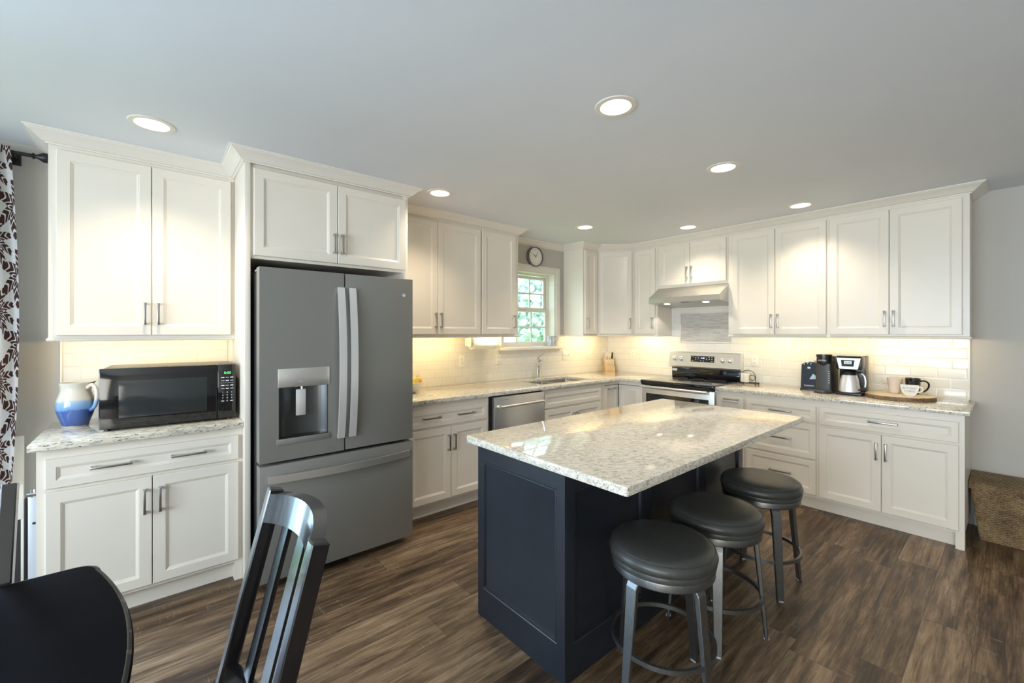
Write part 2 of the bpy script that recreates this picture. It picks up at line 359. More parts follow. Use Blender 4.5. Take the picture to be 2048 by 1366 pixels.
def sweep(bm, path, prof):
    """path of (x,y), profile of (outward, z); outward is on the right-hand side of travel; mitred"""
    P = [Vector(p) for p in path]; L = []
    for i, p in enumerate(P):
        d0 = (p-P[i-1]).normalized() if i > 0 else None; d1 = (P[i+1]-p).normalized() if i < len(P)-1 else None
        n0 = Vector((d0.y, -d0.x)) if d0 else None; n1 = Vector((d1.y, -d1.x)) if d1 else None
        if n0 and n1: m = (n0+n1).normalized(); m = m/m.dot(n0)
        else: m = n0 or n1
        L.append([bm.verts.new((p.x+m.x*o, p.y+m.y*o, z)) for o, z in prof])
    loops_to_faces(bm, L, True, True, True); bmesh.ops.recalc_face_normals(bm, faces=bm.faces); return bm

def obj(name, bm, m, parent=None, smooth=35):
    me = bpy.data.meshes.new(name); bm.to_mesh(me); bm.free()
    if smooth:
        for p in me.polygons: p.use_smooth = True
        me.set_sharp_from_angle(angle=R(smooth))
    me.materials.append(M[m] if isinstance(m, str) else m)
    o = bpy.data.objects.new(name, me); C.objects.link(o)
    if parent: o.parent = parent
    return o
def tag(o, label, cat, group=None):
    o['label'] = label; o['category'] = cat
    if group: o['group'] = group
    return o
def thing(name, label, cat, loc=(0, 0, 0), rz=0, group=None):
    o = bpy.data.objects.new(name, None); C.objects.link(o); o.empty_display_size = .05
    o.location = loc; o.rotation_euler = (0, 0, rz); return tag(o, label, cat, group)
def struct(name, bm, m, parent=None, smooth=35, rz=0):
    o = obj(name, bm, m, parent, smooth); o.rotation_euler = (0, 0, rz)
    if not parent: o['kind'] = 'structure'
    return o
def solo(name, bm, m, label, cat, loc=(0, 0, 0), rz=0, group=None, smooth=35):
    o = obj(name, bm, m, None, smooth); o.location = loc; o.rotation_euler = (0, 0, rz); return tag(o, label, cat, group)
def text(name, s, size, loc, m, parent, rot=(PI/2, 0, 0), align='CENTER', ext=.0004):
    cu = bpy.data.curves.new(name, 'FONT'); cu.body = s; cu.size = size; cu.align_x = align; cu.align_y = 'CENTER'; cu.extrude = ext
    cu.materials.append(M[m]); f = bpy.data.objects.new('lettering', cu); C.objects.link(f)
    me = bpy.data.meshes.new_from_object(f.evaluated_get(bpy.context.evaluated_depsgraph_get())); me.materials.clear(); me.materials.append(M[m]); bpy.data.objects.remove(f); bpy.data.curves.remove(cu)
    o = bpy.data.objects.new(name, me); C.objects.link(o); o.location = loc; o.rotation_euler = rot; o.parent = parent; return o
EAST = -PI/2   # local x runs along the range wall away from the corner, local -y points into the room

# ------------------------------------------------------------------ room shell
H = 2.445
def wall(name, u0, u1, z0, z1, holes, t, place, m='wall'):
    us = sorted({u0, u1, *[h[0] for h in holes], *[h[1] for h in holes]}); zs = sorted({z0, z1, *[h[2] for h in holes], *[h[3] for h in holes]})
    bm = B()
    for a, b in zip(us, us[1:]):
        for c, d in zip(zs, zs[1:]):
            if any(h[0]-1e-6 <= a and b <= h[1]+1e-6 and h[2]-1e-6 <= c and d <= h[3]+1e-6 for h in holes): continue
            box(bm, a, b, 0, t, c, d)
    bmesh.ops.remove_doubles(bm, verts=bm.verts, dist=1e-5)
    o = struct(name, bm, m); o.location = place[:3]; o.rotation_euler = (0, 0, place[3]); return o
WX0, WX1, WZ0, WZ1 = -1.795, -1.006, 1.255, 2.105
wall('wall_back', -7.6, 0, 0, H, [(WX0, WX1, WZ0, WZ1), (-7.05, -5.42, 0, 2.1)], .15, (0, 0, 0, 0))
wall('wall_right', 0, 6.2, 0, H, [], .12, (0, 0, 0, -PI/2))
wall('wall_left', -6.2, 0, 0, H, [(-3.9, -1.6, .55, 2.15), (-5.9, -4.3, 0, 2.15)], .12, (-7.6, 0, 0, PI/2))  # second opening is made for the added fill doorway
wall('wall_front', 0, 7.6, 0, H, [], .12, (0, -6.2, 0, PI))
struct('floor', box(B(), -7.6, 0, -6.2, 0, -.06, 0), 'floor')
CANS = [(-4.636, -.756), (-3.019, -.77), (-1.417, -.797), (-3.035, -2.331), (-1.93, -2.329), (-.65, -2.385), (-.654, -1.445)]
CR = .072
circ = lambda x, y, r, n=32: [(x+r*math.cos(2*PI*i/n), y+r*math.sin(2*PI*i/n)) for i in range(n)]
bm = B(); slab(bm, [(-7.6, -6.2), (0, -6.2), (0, 0), (-7.6, 0)], [circ(x, y, CR) for x, y in CANS], H, H+.1)
struct('ceiling', bm, 'ceiling', smooth=0)
bm = B(); box(bm, -.014, 0, -6.2, -3.31, 0, .09, .003); struct('baseboard_right', bm, 'trim')
bm = B(); box(bm, -5.5, -5.06, -.014, 0, 0, .09, .003); struct('baseboard_back', bm, 'trim')
# crown along cabinets and over the sink window
CP = [(-5.04, 0), (-5.04, -.305), (-4.236, -.305), (-4.236, -.69), (-3.236, -.69), (-3.236, -.305), (-1.852, -.305), (-1.852, 0), (-.865, 0), (-.865, -.305), (-.61, -.305), (-.305, -.61), (-.305, -3.30), (0, -3.30)]
CPR = [(.0, 2.384), (.010, 2.384), (.012, 2.391), (.020, 2.393), (.033, 2.404), (.055, 2.425), (.070, 2.432), (.074, 2.437), (.080, 2.438), (.080, H), (0, H)]
struct('trim_1', sweep(B(), CP, CPR), 'trim', smooth=25)
# sink window
wf = bpy.data.objects.new('window_1', None); C.objects.link(wf); wf['kind'] = 'structure'; wf.location = ((WX0+WX1)/2, 0, WZ0)
cx, WW, WH = (WX0+WX1)/2, WX1-WX0, WZ1-WZ0
bm = B(); t = .068
for a, b, c, d in ((-WW/2-t, -WW/2, .004, WH+t), (WW/2, WW/2+t, .004, WH+t), (-WW/2, WW/2, WH, WH+t)): box(bm, a, b, -.018, -.001, c, d, .003)
struct('window_casing', bm, 'trim', wf)
bm = B(); box(bm, -WW/2-t-.012, WW/2+t+.03, -.058, .10, -.026, .004, .004); box(bm, -WW/2-t, WW/2+t, -.016, -.001, -.055, -.026, .003); struct('window_sill', bm, 'trim', wf)
bm = B()
for a, b, c, d in ((-WW/2, -WW/2+.012, .004, WH-.012), (WW/2-.012, WW/2, .004, WH-.012), (-WW/2, WW/2, WH-.012, WH)): box(bm, a, b, .0, .0995, c, d)
for a, b, c, d in ((-WW/2, -WW/2+.025, .02, WH-.03), (WW/2-.025, WW/2, .02, WH-.03), (-WW/2, WW/2, WH-.03, WH), (-WW/2, WW/2, .004, .02)): box(bm, a, b, .10, .149, c, d)
struct('window_jamb', bm, 'trim', wf)
def sash(z0, z1, y, fx):
    bm = B(); x0, x1 = -WW/2+fx, WW/2-fx; f = .042
    box(bm, x0, x0+f, y, y+.024, z0, z1, .003); box(bm, x1-f, x1, y, y+.024, z0, z1, .003)
    box(bm, x0+f, x1-f, y, y+.024, z0, z0+.04, .003); box(bm, x0+f, x1-f, y, y+.024, z1-.035, z1, .003)
    gx0, gx1 = x0+f, x1-f
    for k in (1, 2): xx = gx0+(gx1-gx0)*k/3; box(bm, xx-.007, xx+.007, y+.005, y+.02, z0+.04, z1-.035)
    zz = (z0+z1)/2; box(bm, gx0, gx1, y+.006, y+.019, zz-.007, zz+.007)
    s = struct('window_sash', bm, 'trim', wf)
    struct('window_pane', box(B(), gx0, gx1, y+.011, y+.014, z0+.04, z1-.035), 'glass', s, 0)
sash(.018, .435, .103, .022); sash(.412, .815, .128, .024)
bm = B(); box(bm, -.03, .03, .088, .103, .430, .440, .003); tube(bm, [(-.018, .094, .443), (.028, .090, .447)], .005); struct('sash_lock', bm, 'trim', wf)
# glazing that lets the daylight in, beside the camera; the doorway behind it is added for fill
def big_window(name, loc, rz, w, h, cols):
    e = bpy.data.objects.new(name, None); C.objects.link(e); e['kind'] = 'structure'; e.location = loc; e.rotation_euler = (0, 0, rz)
    bm = B(); f = .05
    box(bm, 0, w, .04, .09, 0, f); box(bm, 0, w, .04, .09, h-f, h)
    for k in range(cols+1): xx = k*(w-f)/cols; box(bm, xx, xx+f, .04, .09, f, h-f)
    struct('window_frame', bm, 'trim', e); struct('window_pane', box(B(), f, w-f, .062, .066, f, h-f), 'glass', e, 0)
big_window('door_1', (-7.05, 0, 0), 0, 1.63, 2.1, 2)
big_window('window_2', (-7.6, -3.9, .55), PI/2, 2.3, 1.6, 3)
big_window('added_fill_door', (-7.6, -5.9, 0), PI/2, 1.6, 2.15, 2)  # unseen doorway, added to hold the fill lamp
# outside the sink window
struct('ground', box(B(), -20, 30, .3, 40, -.8, -.6), 'lawn')
def tree(x, y, h, r, lab):
    t = thing('tree', lab, 'tree', (x, y, -.6), 0, 'trees outside the sink window')
    obj('trunk', tube(B(), [(0, 0, 0), (.05, .03, h*.3), (0, 0, h*.6)], [.16, .13, .08]), 'trunk', t)
    bm = B(); rnd = random.Random(int(x*10)); 
    for k in range(1100):
        a = rnd.uniform(0, 2*PI); e = rnd.uniform(-1, 1); q = r*rnd.uniform(.55, 1.0)
        p = Vector((math.cos(a)*math.sqrt(1-e*e)*q, math.sin(a)*math.sqrt(1-e*e)*q, h*.62+e*q*1.15))
        mt = Matrix.Translation(p) @ Matrix.Rotation(rnd.uniform(0, 6), 4, Vector((rnd.random(), rnd.random(), rnd.random()+.1)).normalized()) @ Matrix.Diagonal((1, 1, .5, 1))
        bmesh.ops.create_icosphere(bm, subdivisions=1, radius=rnd.uniform(.07, .19), matrix=mt)
    obj('crown', bm, 'leafy', t, 180)
tree(5.6, 6.6, 4.6, 1.5, 'bushy pale tree filling the lower panes of the sink window')
tree(3.2, 9.6, 6.5, 1.5, 'taller pale tree beyond the sink window, beside the cabinet edge')
tree(10.4, 9.8, 6.0, 1.9, 'pale tree beyond the sink window, beside its jamb')

# backsplash tile
bm = B()
for a, b, c, d in ((-5.028, -4.237, .914, 1.392), (-3.205, WX0-t, .914, 1.392), (WX0-t, WX1+t, .914, WZ0-.055), (WX1+t, -.004, .914, 1.392)): box(bm, a, b, -.008, 0, c, d)
struct('wall_tile_back', bm, 'tile_back', smooth=0)
bm = B()
for a, b, c, d in ((0, .914, .914, 1.392), (.914, 1.018, .914, 1.91), (1.018, 1.594, .914, 1.305), (1.018, 1.594, 1.643, 1.91), (1.594, 1.68, .914, 1.91), (1.68, 3.289, .914, 1.392)): box(bm, a, b, -.008, 0, c, d)
struct('wall_tile_right', bm, 'tile_side', smooth=0, rz=EAST)
struct('wall_mosaic_right', box(B(), 1.03, 1.582, -.010, 0, 1.317, 1.631), 'mosaic', smooth=0, rz=EAST)
bm = B()
for a, b, c, d in ((1.016, 1.030, 1.303, 1.645), (1.582, 1.596, 1.303, 1.645), (1.03, 1.582, 1.303, 1.317), (1.03, 1.582, 1.631, 1.645)): box(bm, a, b, -.016, 0, c, d, .004)
struct('trim_2', bm, 'tile_side', rz=EAST)
bm = B(); box(bm, -5.031, -5.019, -.012, 0, .914, 1.392, .003); struct('trim_3', bm, 'trim')
bm = B(); box(bm, 3.280, 3.290, -.011, 0, .914, 1.392, .003); struct('trim_4', bm, 'trim', rz=EAST)

# ------------------------------------------------------------------ cabinets
def pull(parent, p0, p1, yf):
    """square bow pull between two points (x,z) on the face yf"""
    bm = B(); dx, dz = p1[0]-p0[0], p1[1]-p0[1]; vert = abs(dz) > abs(dx)
    for q in (p0, p1):
        if vert: box(bm, q[0]-.007, q[0]+.007, yf-.030, yf, q[1]-.006, q[1]+.006, .0015)
        else: box(bm, q[0]-.006, q[0]+.006, yf-.030, yf, q[1]-.007, q[1]+.007, .0015)
    if vert: box(bm, p0[0]-.0055, p0[0]+.0055, yf-.034, yf-.024, min(p0[1], p1[1])-.006, max(p0[1], p1[1])+.006, .002)
    else: box(bm, min(p0[0], p1[0])-.006, max(p0[0], p1[0])+.006, yf-.034, yf-.024, p0[1]-.0055, p0[1]+.0055, .002)
    return obj('handle', bm, 'nickel', parent)
BK = -.003
def carcass(bm, w, d, z0, z1, open_top=False, toe=False):
    tk = .018; zb = z0
    if toe:
        zb = .105; box(bm, .0, w, -d+.06, -d+.075, 0, zb)
    d = d-.018; box(bm, 0, tk, BK, -d, zb if toe else z0, z1); box(bm, w-tk, w, BK, -d, zb if toe else z0, z1)
    box(bm, tk, w-tk, BK, BK-.006, zb, z1); box(bm, tk, w-tk, BK-.006, -d, zb, zb+tk)
    if not open_top: box(bm, tk, w-tk, BK-.006, -d, z1-tk, z1)
    return bm
def face(bm, w, d, z0, z1, holes):
    """face frame as slab cells around door openings"""
    us = sorted({0, w, *[h[0] for h in holes], *[h[1] for h in holes]}); zs = sorted({z0, z1, *[h[2] for h in holes], *[h[3] for h in holes]})
    for a, b in zip(us, us[1:]):
        for c, e in zip(zs, zs[1:]):
            if any(h[0]-1e-6 <= a and b <= h[1]+1e-6 and h[2]-1e-6 <= c and e <= h[3]+1e-6 for h in holes): continue
            box(bm, a, b, -d, -d+.018, c, e)
def cab(label, loc, rz, w, d, z0, z1, fronts, name='wall_cabinet', group=None, rail=None, open_top=False, toe=False, legs=()):
    """fronts: (kind, x0, x1, za, zb, [pulls]) in local x and world z"""
    t = thing(name, label, 'cabinet', (loc[0], loc[1], z0 if not toe else 0), rz, group); off = z0 if not toe else 0
    Z = lambda z: z-off
    bm = carcass(B(), w, d, Z(z0), Z(z1), open_top, toe)
    ho = [(f[1]+.012, f[2]-.012, Z(f[3])+.012, Z(f[4])-.012) for f in fronts]
    face(bm, w, d, Z(.105) if toe else Z(z0), Z(z1), ho)
    for a, b in legs: box(bm, a, b, -d, -d+.06, 0, .105)
    obj('carcass', bm, 'paint', t, 30)
    if rail: box_r = B(); sweep(box_r, rail, [(-.018, Z(z0)-.022), (.004, Z(z0)-.022), (.008, Z(z0)-.017), (.008, Z(z0)-.011), (.001, Z(z0)-.004), (.001, Z(z0)), (-.018, Z(z0))]); obj('light_rail', box_r, 'paint', t)
    yf = -d-.021
    for f in fronts:
        k, a, b, c, e, pl = f
        fr = .05 if k == 'door' else min(.042, (e-c)*.26)
        o = obj('door' if k == 'door' else 'drawer' if k == 'drawer' else 'false_front', panel(B(), a, b, Z(c), Z(e), yf, .02, fr), 'paint', t, 30)
        for p in pl: pull(o, (p[0], Z(p[1])), (p[2], Z(p[3])), yf)
    return t
ZB, ZT, CB = 1.404, 2.362, 1.396          # door bottom, door top, carcass bottom of the wall cabinets
VP = lambda x, z=ZB+.065: [(x, z, x, z+.112)]
def wdoors(x0, *ds): return [('door', a-x0, b-x0, za, zb, VP(px-x0, za+.065)) for a, b, px, za, zb in ds]
cab('wide two-door white wall cabinet above the black microwave', (-5.04, 0), 0, .803, .305, CB, 2.39,
    wdoors(-5.04, (-5.010, -4.637, -4.664, ZB, ZT), (-4.633, -4.256, -4.606, ZB, ZT)), group='white wall cabinets', rail=[(0, 0), (0, -.305), (.803, -.305)])
cab('deep two-door white cabinet directly over the slate refrigerator', (-4.207, 0), 0, .942, .675, 1.845, 2.39,
    wdoors(-4.207, (-4.192, -3.727, -3.750, 1.862, ZT), (-3.723, -3.252, -3.700, 1.862, ZT)), group='white wall cabinets')
for x0, x1, lab in ((-4.236, -4.207, 'tall white end panel between microwave counter and refrigerator'), (-3.265, -3.236, 'tall white end panel on the sink side of the refrigerator')):
    bm = B(); box(bm, x0, x1, 0, -.69, 0, 2.39, .0015); solo('end_panel', bm, 'paint', lab, 'panel', group='refrigerator end panels')
cab('two-door white wall cabinet beside the refrigerator, on the sink wall', (-3.236, 0), 0, .926, .305, CB, 2.39,
    wdoors(-3.236, (-3.205, -2.775, -2.798, ZB, ZT), (-2.771, -2.322, -2.748, ZB, ZT)), group='white wall cabinets', rail=[(0, -.305), (.926, -.305)])
cab('single-door white wall cabinet above the paper towel roll', (-2.31, 0), 0, .458, .305, CB, 2.39,
    wdoors(-2.31, (-2.318+.012, -1.898, -1.922, ZB, ZT)), group='white wall cabinets', rail=[(0, -.305), (.458, -.305), (.458, 0)])
cab('narrow one-door wall cabinet whose side faces the sink window', (-.865, 0), 0, .252, .305, CB, 2.39,
    wdoors(-.865, (-.846, -.626, -.820, ZB, ZT)), group='white wall cabinets', rail=[(0, 0), (0, -.305), (.252, -.305)])
# diagonal corner cabinet
t = thing('wall_cabinet', 'diagonal white corner wall cabinet over the knife block', 'cabinet', (0, 0, CB), 0, 'white wall cabinets')
bm = B(); prism(bm, [(0, 0), (-.611, 0), (-.611, -.304), (-.304, -.611), (0, -.611)], 0, 2.39-CB); obj('carcass', bm, 'paint', t)
D = math.sqrt(2)*(.306)
bm = B(); panel(bm, .032, D-.032, ZB-CB, ZT-CB, -.021, .02, .05); dd = obj('door', bm, 'paint', t); dd.location = (-.611, -.304, 0); dd.rotation_euler = (0, 0, R(-45))
pull(dd, (D-.06, ZB-CB+.065), (D-.06, ZB-CB+.177), -.021)
bm = B(); sweep(bm, [(-.611, -.304), (-.304, -.611)], [(-.018, -.022), (.004, -.022), (.008, -.017), (.008, -.011), (.001, -.004), (.001, 0), (-.018, 0)]); obj('light_rail', bm, 'paint', t)
def edoors(x0, *ds): return [('door', -a-x0, -b-x0, za, zb, VP(-px-x0, za+.065)) for a, b, px, za, zb in ds]
cab('narrow one-door wall cabinet beside the range hood, next to the corner', (0, -.613), EAST, .299, .305, CB, 2.39,
    edoors(.613, (-.627, -.888, -.865, ZB, ZT)), group='white wall cabinets', rail=[(0, -.305), (.299, -.305), (.299, 0)])
cab('short two-door white wall cabinet mounted over the steel range hood', (0, -.914), EAST, .764, .305, 1.905, 2.39,
    edoors(.914, (-.942, -1.291, -1.268, 1.932, ZT), (-1.295, -1.663, -1.318, 1.932, ZT)), group='white wall cabinets')
cab('two-door white wall cabinet between hood and the last cabinet', (0, -1.680), EAST, .809, .305, CB, 2.39,
    edoors(1.680, (-1.722, -2.091, -2.066, ZB, ZT), (-2.095, -2.478, -2.120, ZB, ZT)), group='white wall cabinets', rail=[(0, 0), (0, -.305), (.809, -.305)])
cab('two-door white wall cabinet above the coffee makers and mugs', (0, -2.489), EAST, .811, .305, CB, 2.39,
    edoors(2.489, (-2.501, -2.877, -2.853, ZB, ZT), (-2.881, -3.265, -2.905, ZB, ZT)), group='white wall cabinets', rail=[(0, -.305), (.811, -.305), (.811, 0)])
# base cabinets
DB, DT, WB, WT = .125, .680, .698, .834
def HP(a, b, z): return [(a, z, b, z)]
def DP(x): return [(x, .505, x, .617)]
cab('white base cabinet under the microwave counter', (-5.04, 0), 0, .803, .61, .105, .882,
    [('drawer', .029, .783, WB, WT, HP(.185, .325, .771)+HP(.487, .627, .771)), ('door', .029, .405, DB, DT, DP(.376)), ('door', .409, .783, DB, DT, DP(.437))],
    'base_cabinet', 'white base cabinets', toe=True, legs=[(.765, .803)])
cab('white base cabinet between refrigerator and dishwasher', (-3.234, 0), 0, .782, .61, .105, .882,
    [('drawer', .029, .757, WB, WT, HP(.152, .292, .771)+HP(.462, .607, .771)), ('door', .029, .399, DB, DT, DP(.372)), ('door', .403, .757, DB, DT, DP(.425))],
    'base_cabinet', 'white base cabinets', toe=True)
cab('white sink base cabinet under the double sink', (-1.812, 0), 0, .90, .61, .105, .882,
    [('front', .012, .862, WB, WT+.002, []), ('door', .012, .435, DB, DT, DP(.412)), ('door', .439, .862, DB, DT, DP(.462))],
    'base_cabinet', 'white base cabinets', open_top=True, toe=True)
# corner cabinet with folding doors
t = thing('base_cabinet', 'white corner base cabinet with inset folding doors by the range', 'cabinet', (0, 0, 0), 0, 'white base cabinets')
bm = B()
prism(bm, [(-.003, -.003), (-.908, -.003), (-.908, -.59), (-.59, -.59), (-.59, -.928), (-.003, -.928)], .105, .12); box(bm, -.908, -.895, -.61, -.003, .105, .882); box(bm, -.895, -.61, -.61, -.585, .842, .882)
box(bm, -.61, -.585, -.61, -.928, .842, .882); box(bm, -.61, -.003, -.928, -.912, .105, .882); box(bm, -.91, -.55, -.55, -.535, 0, .105); box(bm, -.55, -.535, -.928, -.55, 0, .105)
box(bm, -.895, -.872, -.61, -.59, .105, .842); box(bm, -.61, -.59, -.912, -.888, .105, .842); box(bm, -.895, -.003, -.012, -.003, .12, .882); box(bm, -.012, -.003, -.912, -.012, .12, .882)
obj('carcass', bm, 'paint', t)
bm = B(); panel(bm, -.868, -.6075, .118, .836, -.606, .018, .05); d1 = obj('door', bm, 'paint', t); pull(d1, (-.80, .800), (-.69, .800), -.606)
bm = B(); panel(bm, .6075, .884, .118, .836, -.606, .018, .05); d2 = obj('door', bm, 'paint', t); d2.rotation_euler = (0, 0, EAST)
cab('narrow white base cabinet beside the range, above pull-out drawer', (0, -1.702), EAST, .25, .61, .105, .882,
    [('drawer', .006, .243, WB-.02, WT, HP(.082, .2, .818)), ('door', .006, .243, DB, WB-.032, [])], 'base_cabinet', 'white base cabinets', toe=True)
cab('white base cabinet with three stacked drawers', (0, -1.952), EAST, .541, .61, .105, .882,
    [('drawer', .017, .532, .705, .832, HP(.207, .359, .770)), ('drawer', .017, .532, .412, .688, HP(.207, .359, .548)), ('drawer', .017, .532, .130, .398, HP(.207, .359, .266))], 'base_cabinet', 'white base cabinets', toe=True)
cab('wide white base cabinet with one drawer and two doors, below the coffee makers', (0, -2.493), EAST, .799, .61, .105, .882,
    [('drawer', .011, .773, WB, WT, HP(.321, .471, .770)), ('door', .011, .385, DB, DT, DP(.361)), ('door', .389, .773, DB, DT, DP(.413))], 'base_cabinet', 'white base cabinets', toe=True, legs=[(.757, .799)])

# ------------------------------------------------------------------ counters
def rounded(bm, off=.004):
    es = [e for e in bm.edges if len(e.link_faces) == 2 and e.calc_face_angle(0) > 1.2]
    bmesh.ops.bevel(bm, geom=es, offset=off, segments=2, affect='EDGES', profile=.5, clamp_overlap=True); return bm
CT, CU = .914, .882
bm = B(); slab(bm, [(-5.062, -.662), (-4.2375, -.662), (-4.2375, -.001), (-5.062, -.001)], [], CU, CT); rounded(bm)
solo('worktop', bm, 'granite', 'speckled granite worktop under the microwave and pitcher', 'countertop', group='granite worktops')
def rrect(x0, x1, y0, y1, r, n=5):
    out = []
    for cxx, cyy, a0 in ((x1-r, y1-r, 0), (x0+r, y1-r, 90), (x0+r, y0+r, 180), (x1-r, y0+r, 270)):
        out += [(cxx+r*math.cos(R(a0+90*k/n)), cyy+r*math.sin(R(a0+90*k/n))) for k in range(n+1)]
    return out
SX0, SX1, SY0, SY1 = -1.722, -.972, -.520, -.132
bm = B(); slab(bm, [(-3.2345, -.658), (-.648, -.658), (-.648, -.932), (-.010, -.932), (-.010, -.010), (-3.2345, -.010)], [rrect(SX0, SX1, SY0, SY1, .03)], CU, CT); rounded(bm, .003)
solo('worktop', bm, 'granite', 'long L-shaped granite worktop holding the sink and knife block', 'countertop', group='granite worktops')
bm = B(); slab(bm, [(-.648, -1.703), (-.648, -3.318), (-.001, -3.318), (-.001, -1.703)], [], CU, CT); rounded(bm)
solo('worktop', bm, 'granite', 'granite worktop under the coffee makers and mugs', 'countertop', group='granite worktops')

# sink and faucet
t = thing('sink', 'double-bowl stainless undermount sink below the window', 'sink', (-1.347, -.326, .68))
def bowl(x0, x1, y0, y1, z0, z1):
    bm = B(); L = []
    for ins, z in ((-.012, z1), (0, z1), (.004, z0+.03), (.03, z0)): L.append([bm.verts.new((p[0], p[1], z)) for p in rrect(x0+ins, x1-ins, y0+ins, y1-ins, .03)])
    loops_to_faces(bm, L, True, False, True); bmesh.ops.recalc_face_normals(bm, faces=bm.faces); bmesh.ops.reverse_faces(bm, faces=bm.faces)
    lathe(bm, [(.0, z0+.001), (.035, z0+.002), (.04, z0+.003), (.042, z0)], 20, ((x0+x1)/2, (y0+y1)/2, 0)); return bm
for a, b in ((-.375, -.012), (.012, .375)): obj('bowl', bowl(a, b, -.194, .194, 0, .2), 'steel_mid', t)
t = thing('faucet', 'single-lever chrome faucet behind the sink', 'faucet', (-1.342, -.062, CT))
obj('base', lathe(B(), [(.0, 0), (.027, 0), (.028, .006), (.022, .012), (.0, .012)], 24), 'chrome', t)
obj('column', lathe(B(), [(.020, .008), (.018, .10), (.017, .195), (.019, .215), (.0, .226)], 24), 'chrome', t)
bm = B(); tube(bm, [(0, 0, .185), (.0, -.04, .205), (.0, -.09, .20), (0, -.125, .185)], [.014, .014, .016, .019], 16); obj('spout', bm, 'chrome', t).rotation_euler = (0, 0, R(-34))
bm = B(); tube(bm, [(0, -.125, .186), (0, -.14, .150)], [.018, .026], 16); obj('spray_head', bm, 'chrome', t).rotation_euler = (0, 0, R(-34))
bm = B(); tube(bm, [(-.004, 0, .214), (.03, .002, .238), (.10, .004, .268)], [.009, .007, .0055], 12); obj('lever', bm, 'chrome', t)

# ------------------------------------------------------------------ refrigerator
t = thing('refrigerator', 'slate french-door refrigerator with water dispenser', 'refrigerator', (-3.738, 0, 0))
fx0, fx1, fy = -.455, .455, -.86
bm = B(); box(bm, fx0+.006, fx1-.006, -.05, -.775, .045, 1.762, .004); obj('body', bm, 'fridge_case', t)
bm = B(); box(bm, fx0+.02, fx1-.02, -.10, -.76, 0, .05); obj('kick_base', bm, 'dark_gap', t)
# dispenser opening
ox0, ox1, oz0, oz1 = -.361, -.099, .826, 1.114
bm = B(); zd0, zd1 = .704, 1.778; a, b = fx0, -.0045
ys = (-.782, fy)
slab(bm, [(a, zd0), (b, zd0), (b, zd1), (a, zd1)], [[(ox0, oz0), (ox1, oz0), (ox1, oz1), (ox0, oz1)]], fy, ys[0])
for v in bm.verts: v.co = (v.co.x, v.co.z, v.co.y)
bmesh.ops.recalc_face_normals(bm, faces=bm.faces); dl = obj('door', bm, 'slate', t, 0)
bm = B(); box(bm, .0045, fx1, *ys, zd0, zd1, .005); dr = obj('door', bm, 'slate', t, 30)
bm = B(); box(bm, fx0, fx1, *ys, .048, .686, .005); fd = obj('freezer_drawer', bm, 'slate', t, 30)
bm = B(); box(bm, ox0-.004, ox1+.008, fy-.006, fy+.001, oz1-.002, 1.217, .003); obj('control_panel', bm, 'steel', dl)
bm = B(); pts = [(ox0, fy+.001)]+[(ox0+(ox1-ox0)*k/12, fy+.012+.055*math.sin(PI*k/12)**.5) for k in range(13)]+[(ox1, fy+.001)]
va = [bm.verts.new((p[0], p[1], oz0)) for p in pts]; vb = [bm.verts.new((p[0], p[1], oz1)) for p in pts]; loops_to_faces(bm, [va, vb], False); bmesh.ops.recalc_face_normals(bm, faces=bm.faces)
obj('dispenser_recess', bm, 'slate_dark', dl)
bm = B(); prism(bm, [(ox0, fy-.004)]+[(ox0+(ox1-ox0)*k/12, fy+.010+.055*math.sin(PI*k/12)**.5) for k in range(13)]+[(ox1, fy-.004)], oz0-.006, oz0+.004); obj('drip_tray', bm, 'black_plastic', dl)
bm = B(); box(bm, ox0-.012, ox1+.012, fy-.006, fy+.001, .792, oz0, .003); obj('tray_lip', bm, 'slate', dl)
bm = B(); box(bm, -.268, -.216, fy+.018, fy+.026, .944, 1.094, .003); obj('paddle', bm, 'steel_v', dl)
bm = B(); lathe(bm, [(.008, 1.085), (.008, 1.116)], 12, (-.235, fy+.03, 0)); obj('spigot', bm, 'chrome', dl)
bm = B(); box(bm, -.258, -.238, fy-.0072, fy-.0055, 1.140, 1.142); obj('logo', bm, 'white_print', dl)
def bow(x, z0, z1, w, out):
    bm = B(); n = 18; pts = [(x, fy-.012-out*math.sin(PI*k/n)**.8, z0+(z1-z0)*k/n) for k in range(n+1)]
    bar(bm, pts, w, .014, (1, 0, 0)); box(bm, x-w/2+.004, x+w/2-.004, fy-.014, fy, z0, z0+.03); box(bm, x-w/2+.004, x+w/2-.004, fy-.014, fy, z1-.03, z1); return bm
obj('handle', bow(-.026, .785, 1.69, .040, .04), 'steel_v', dl); obj('handle', bow(.042, .785, 1.69, .040, .04), 'steel_v', dr)
bm = B(); n = 20; pts = [(-.412+.836*k/n, fy-.012-.045*math.sin(PI*k/n)**.8, .612) for k in range(n+1)]; bar(bm, pts, .040, .014, (0, 0, 1))
box(bm, -.412, -.38, fy-.014, fy, .596, .628); box(bm, .392, .424, fy-.014, fy, .596, .628); obj('handle', bm, 'steel', fd)
em = obj('emblem', lathe(B(), [(0, .003), (.012, .003), (.0135, .0), (.0, 0)], 28), 'silver_glaze', dr); em.location = (.389, fy-.0005, 1.668); em.rotation_euler = (PI/2, 0, 0)
text('emblem_lettering', 'ge', .015, (.389, fy-.0042, 1.6685), 'white_print', dr)
for a, b in ((fx0+.004, fx0+.05), (fx1-.05, fx1-.004)): bm = B(); box(bm, a, b, -.70, -.77, 1.763, 1.776, .003); obj('hinge_cover', bm, 'steel', t)

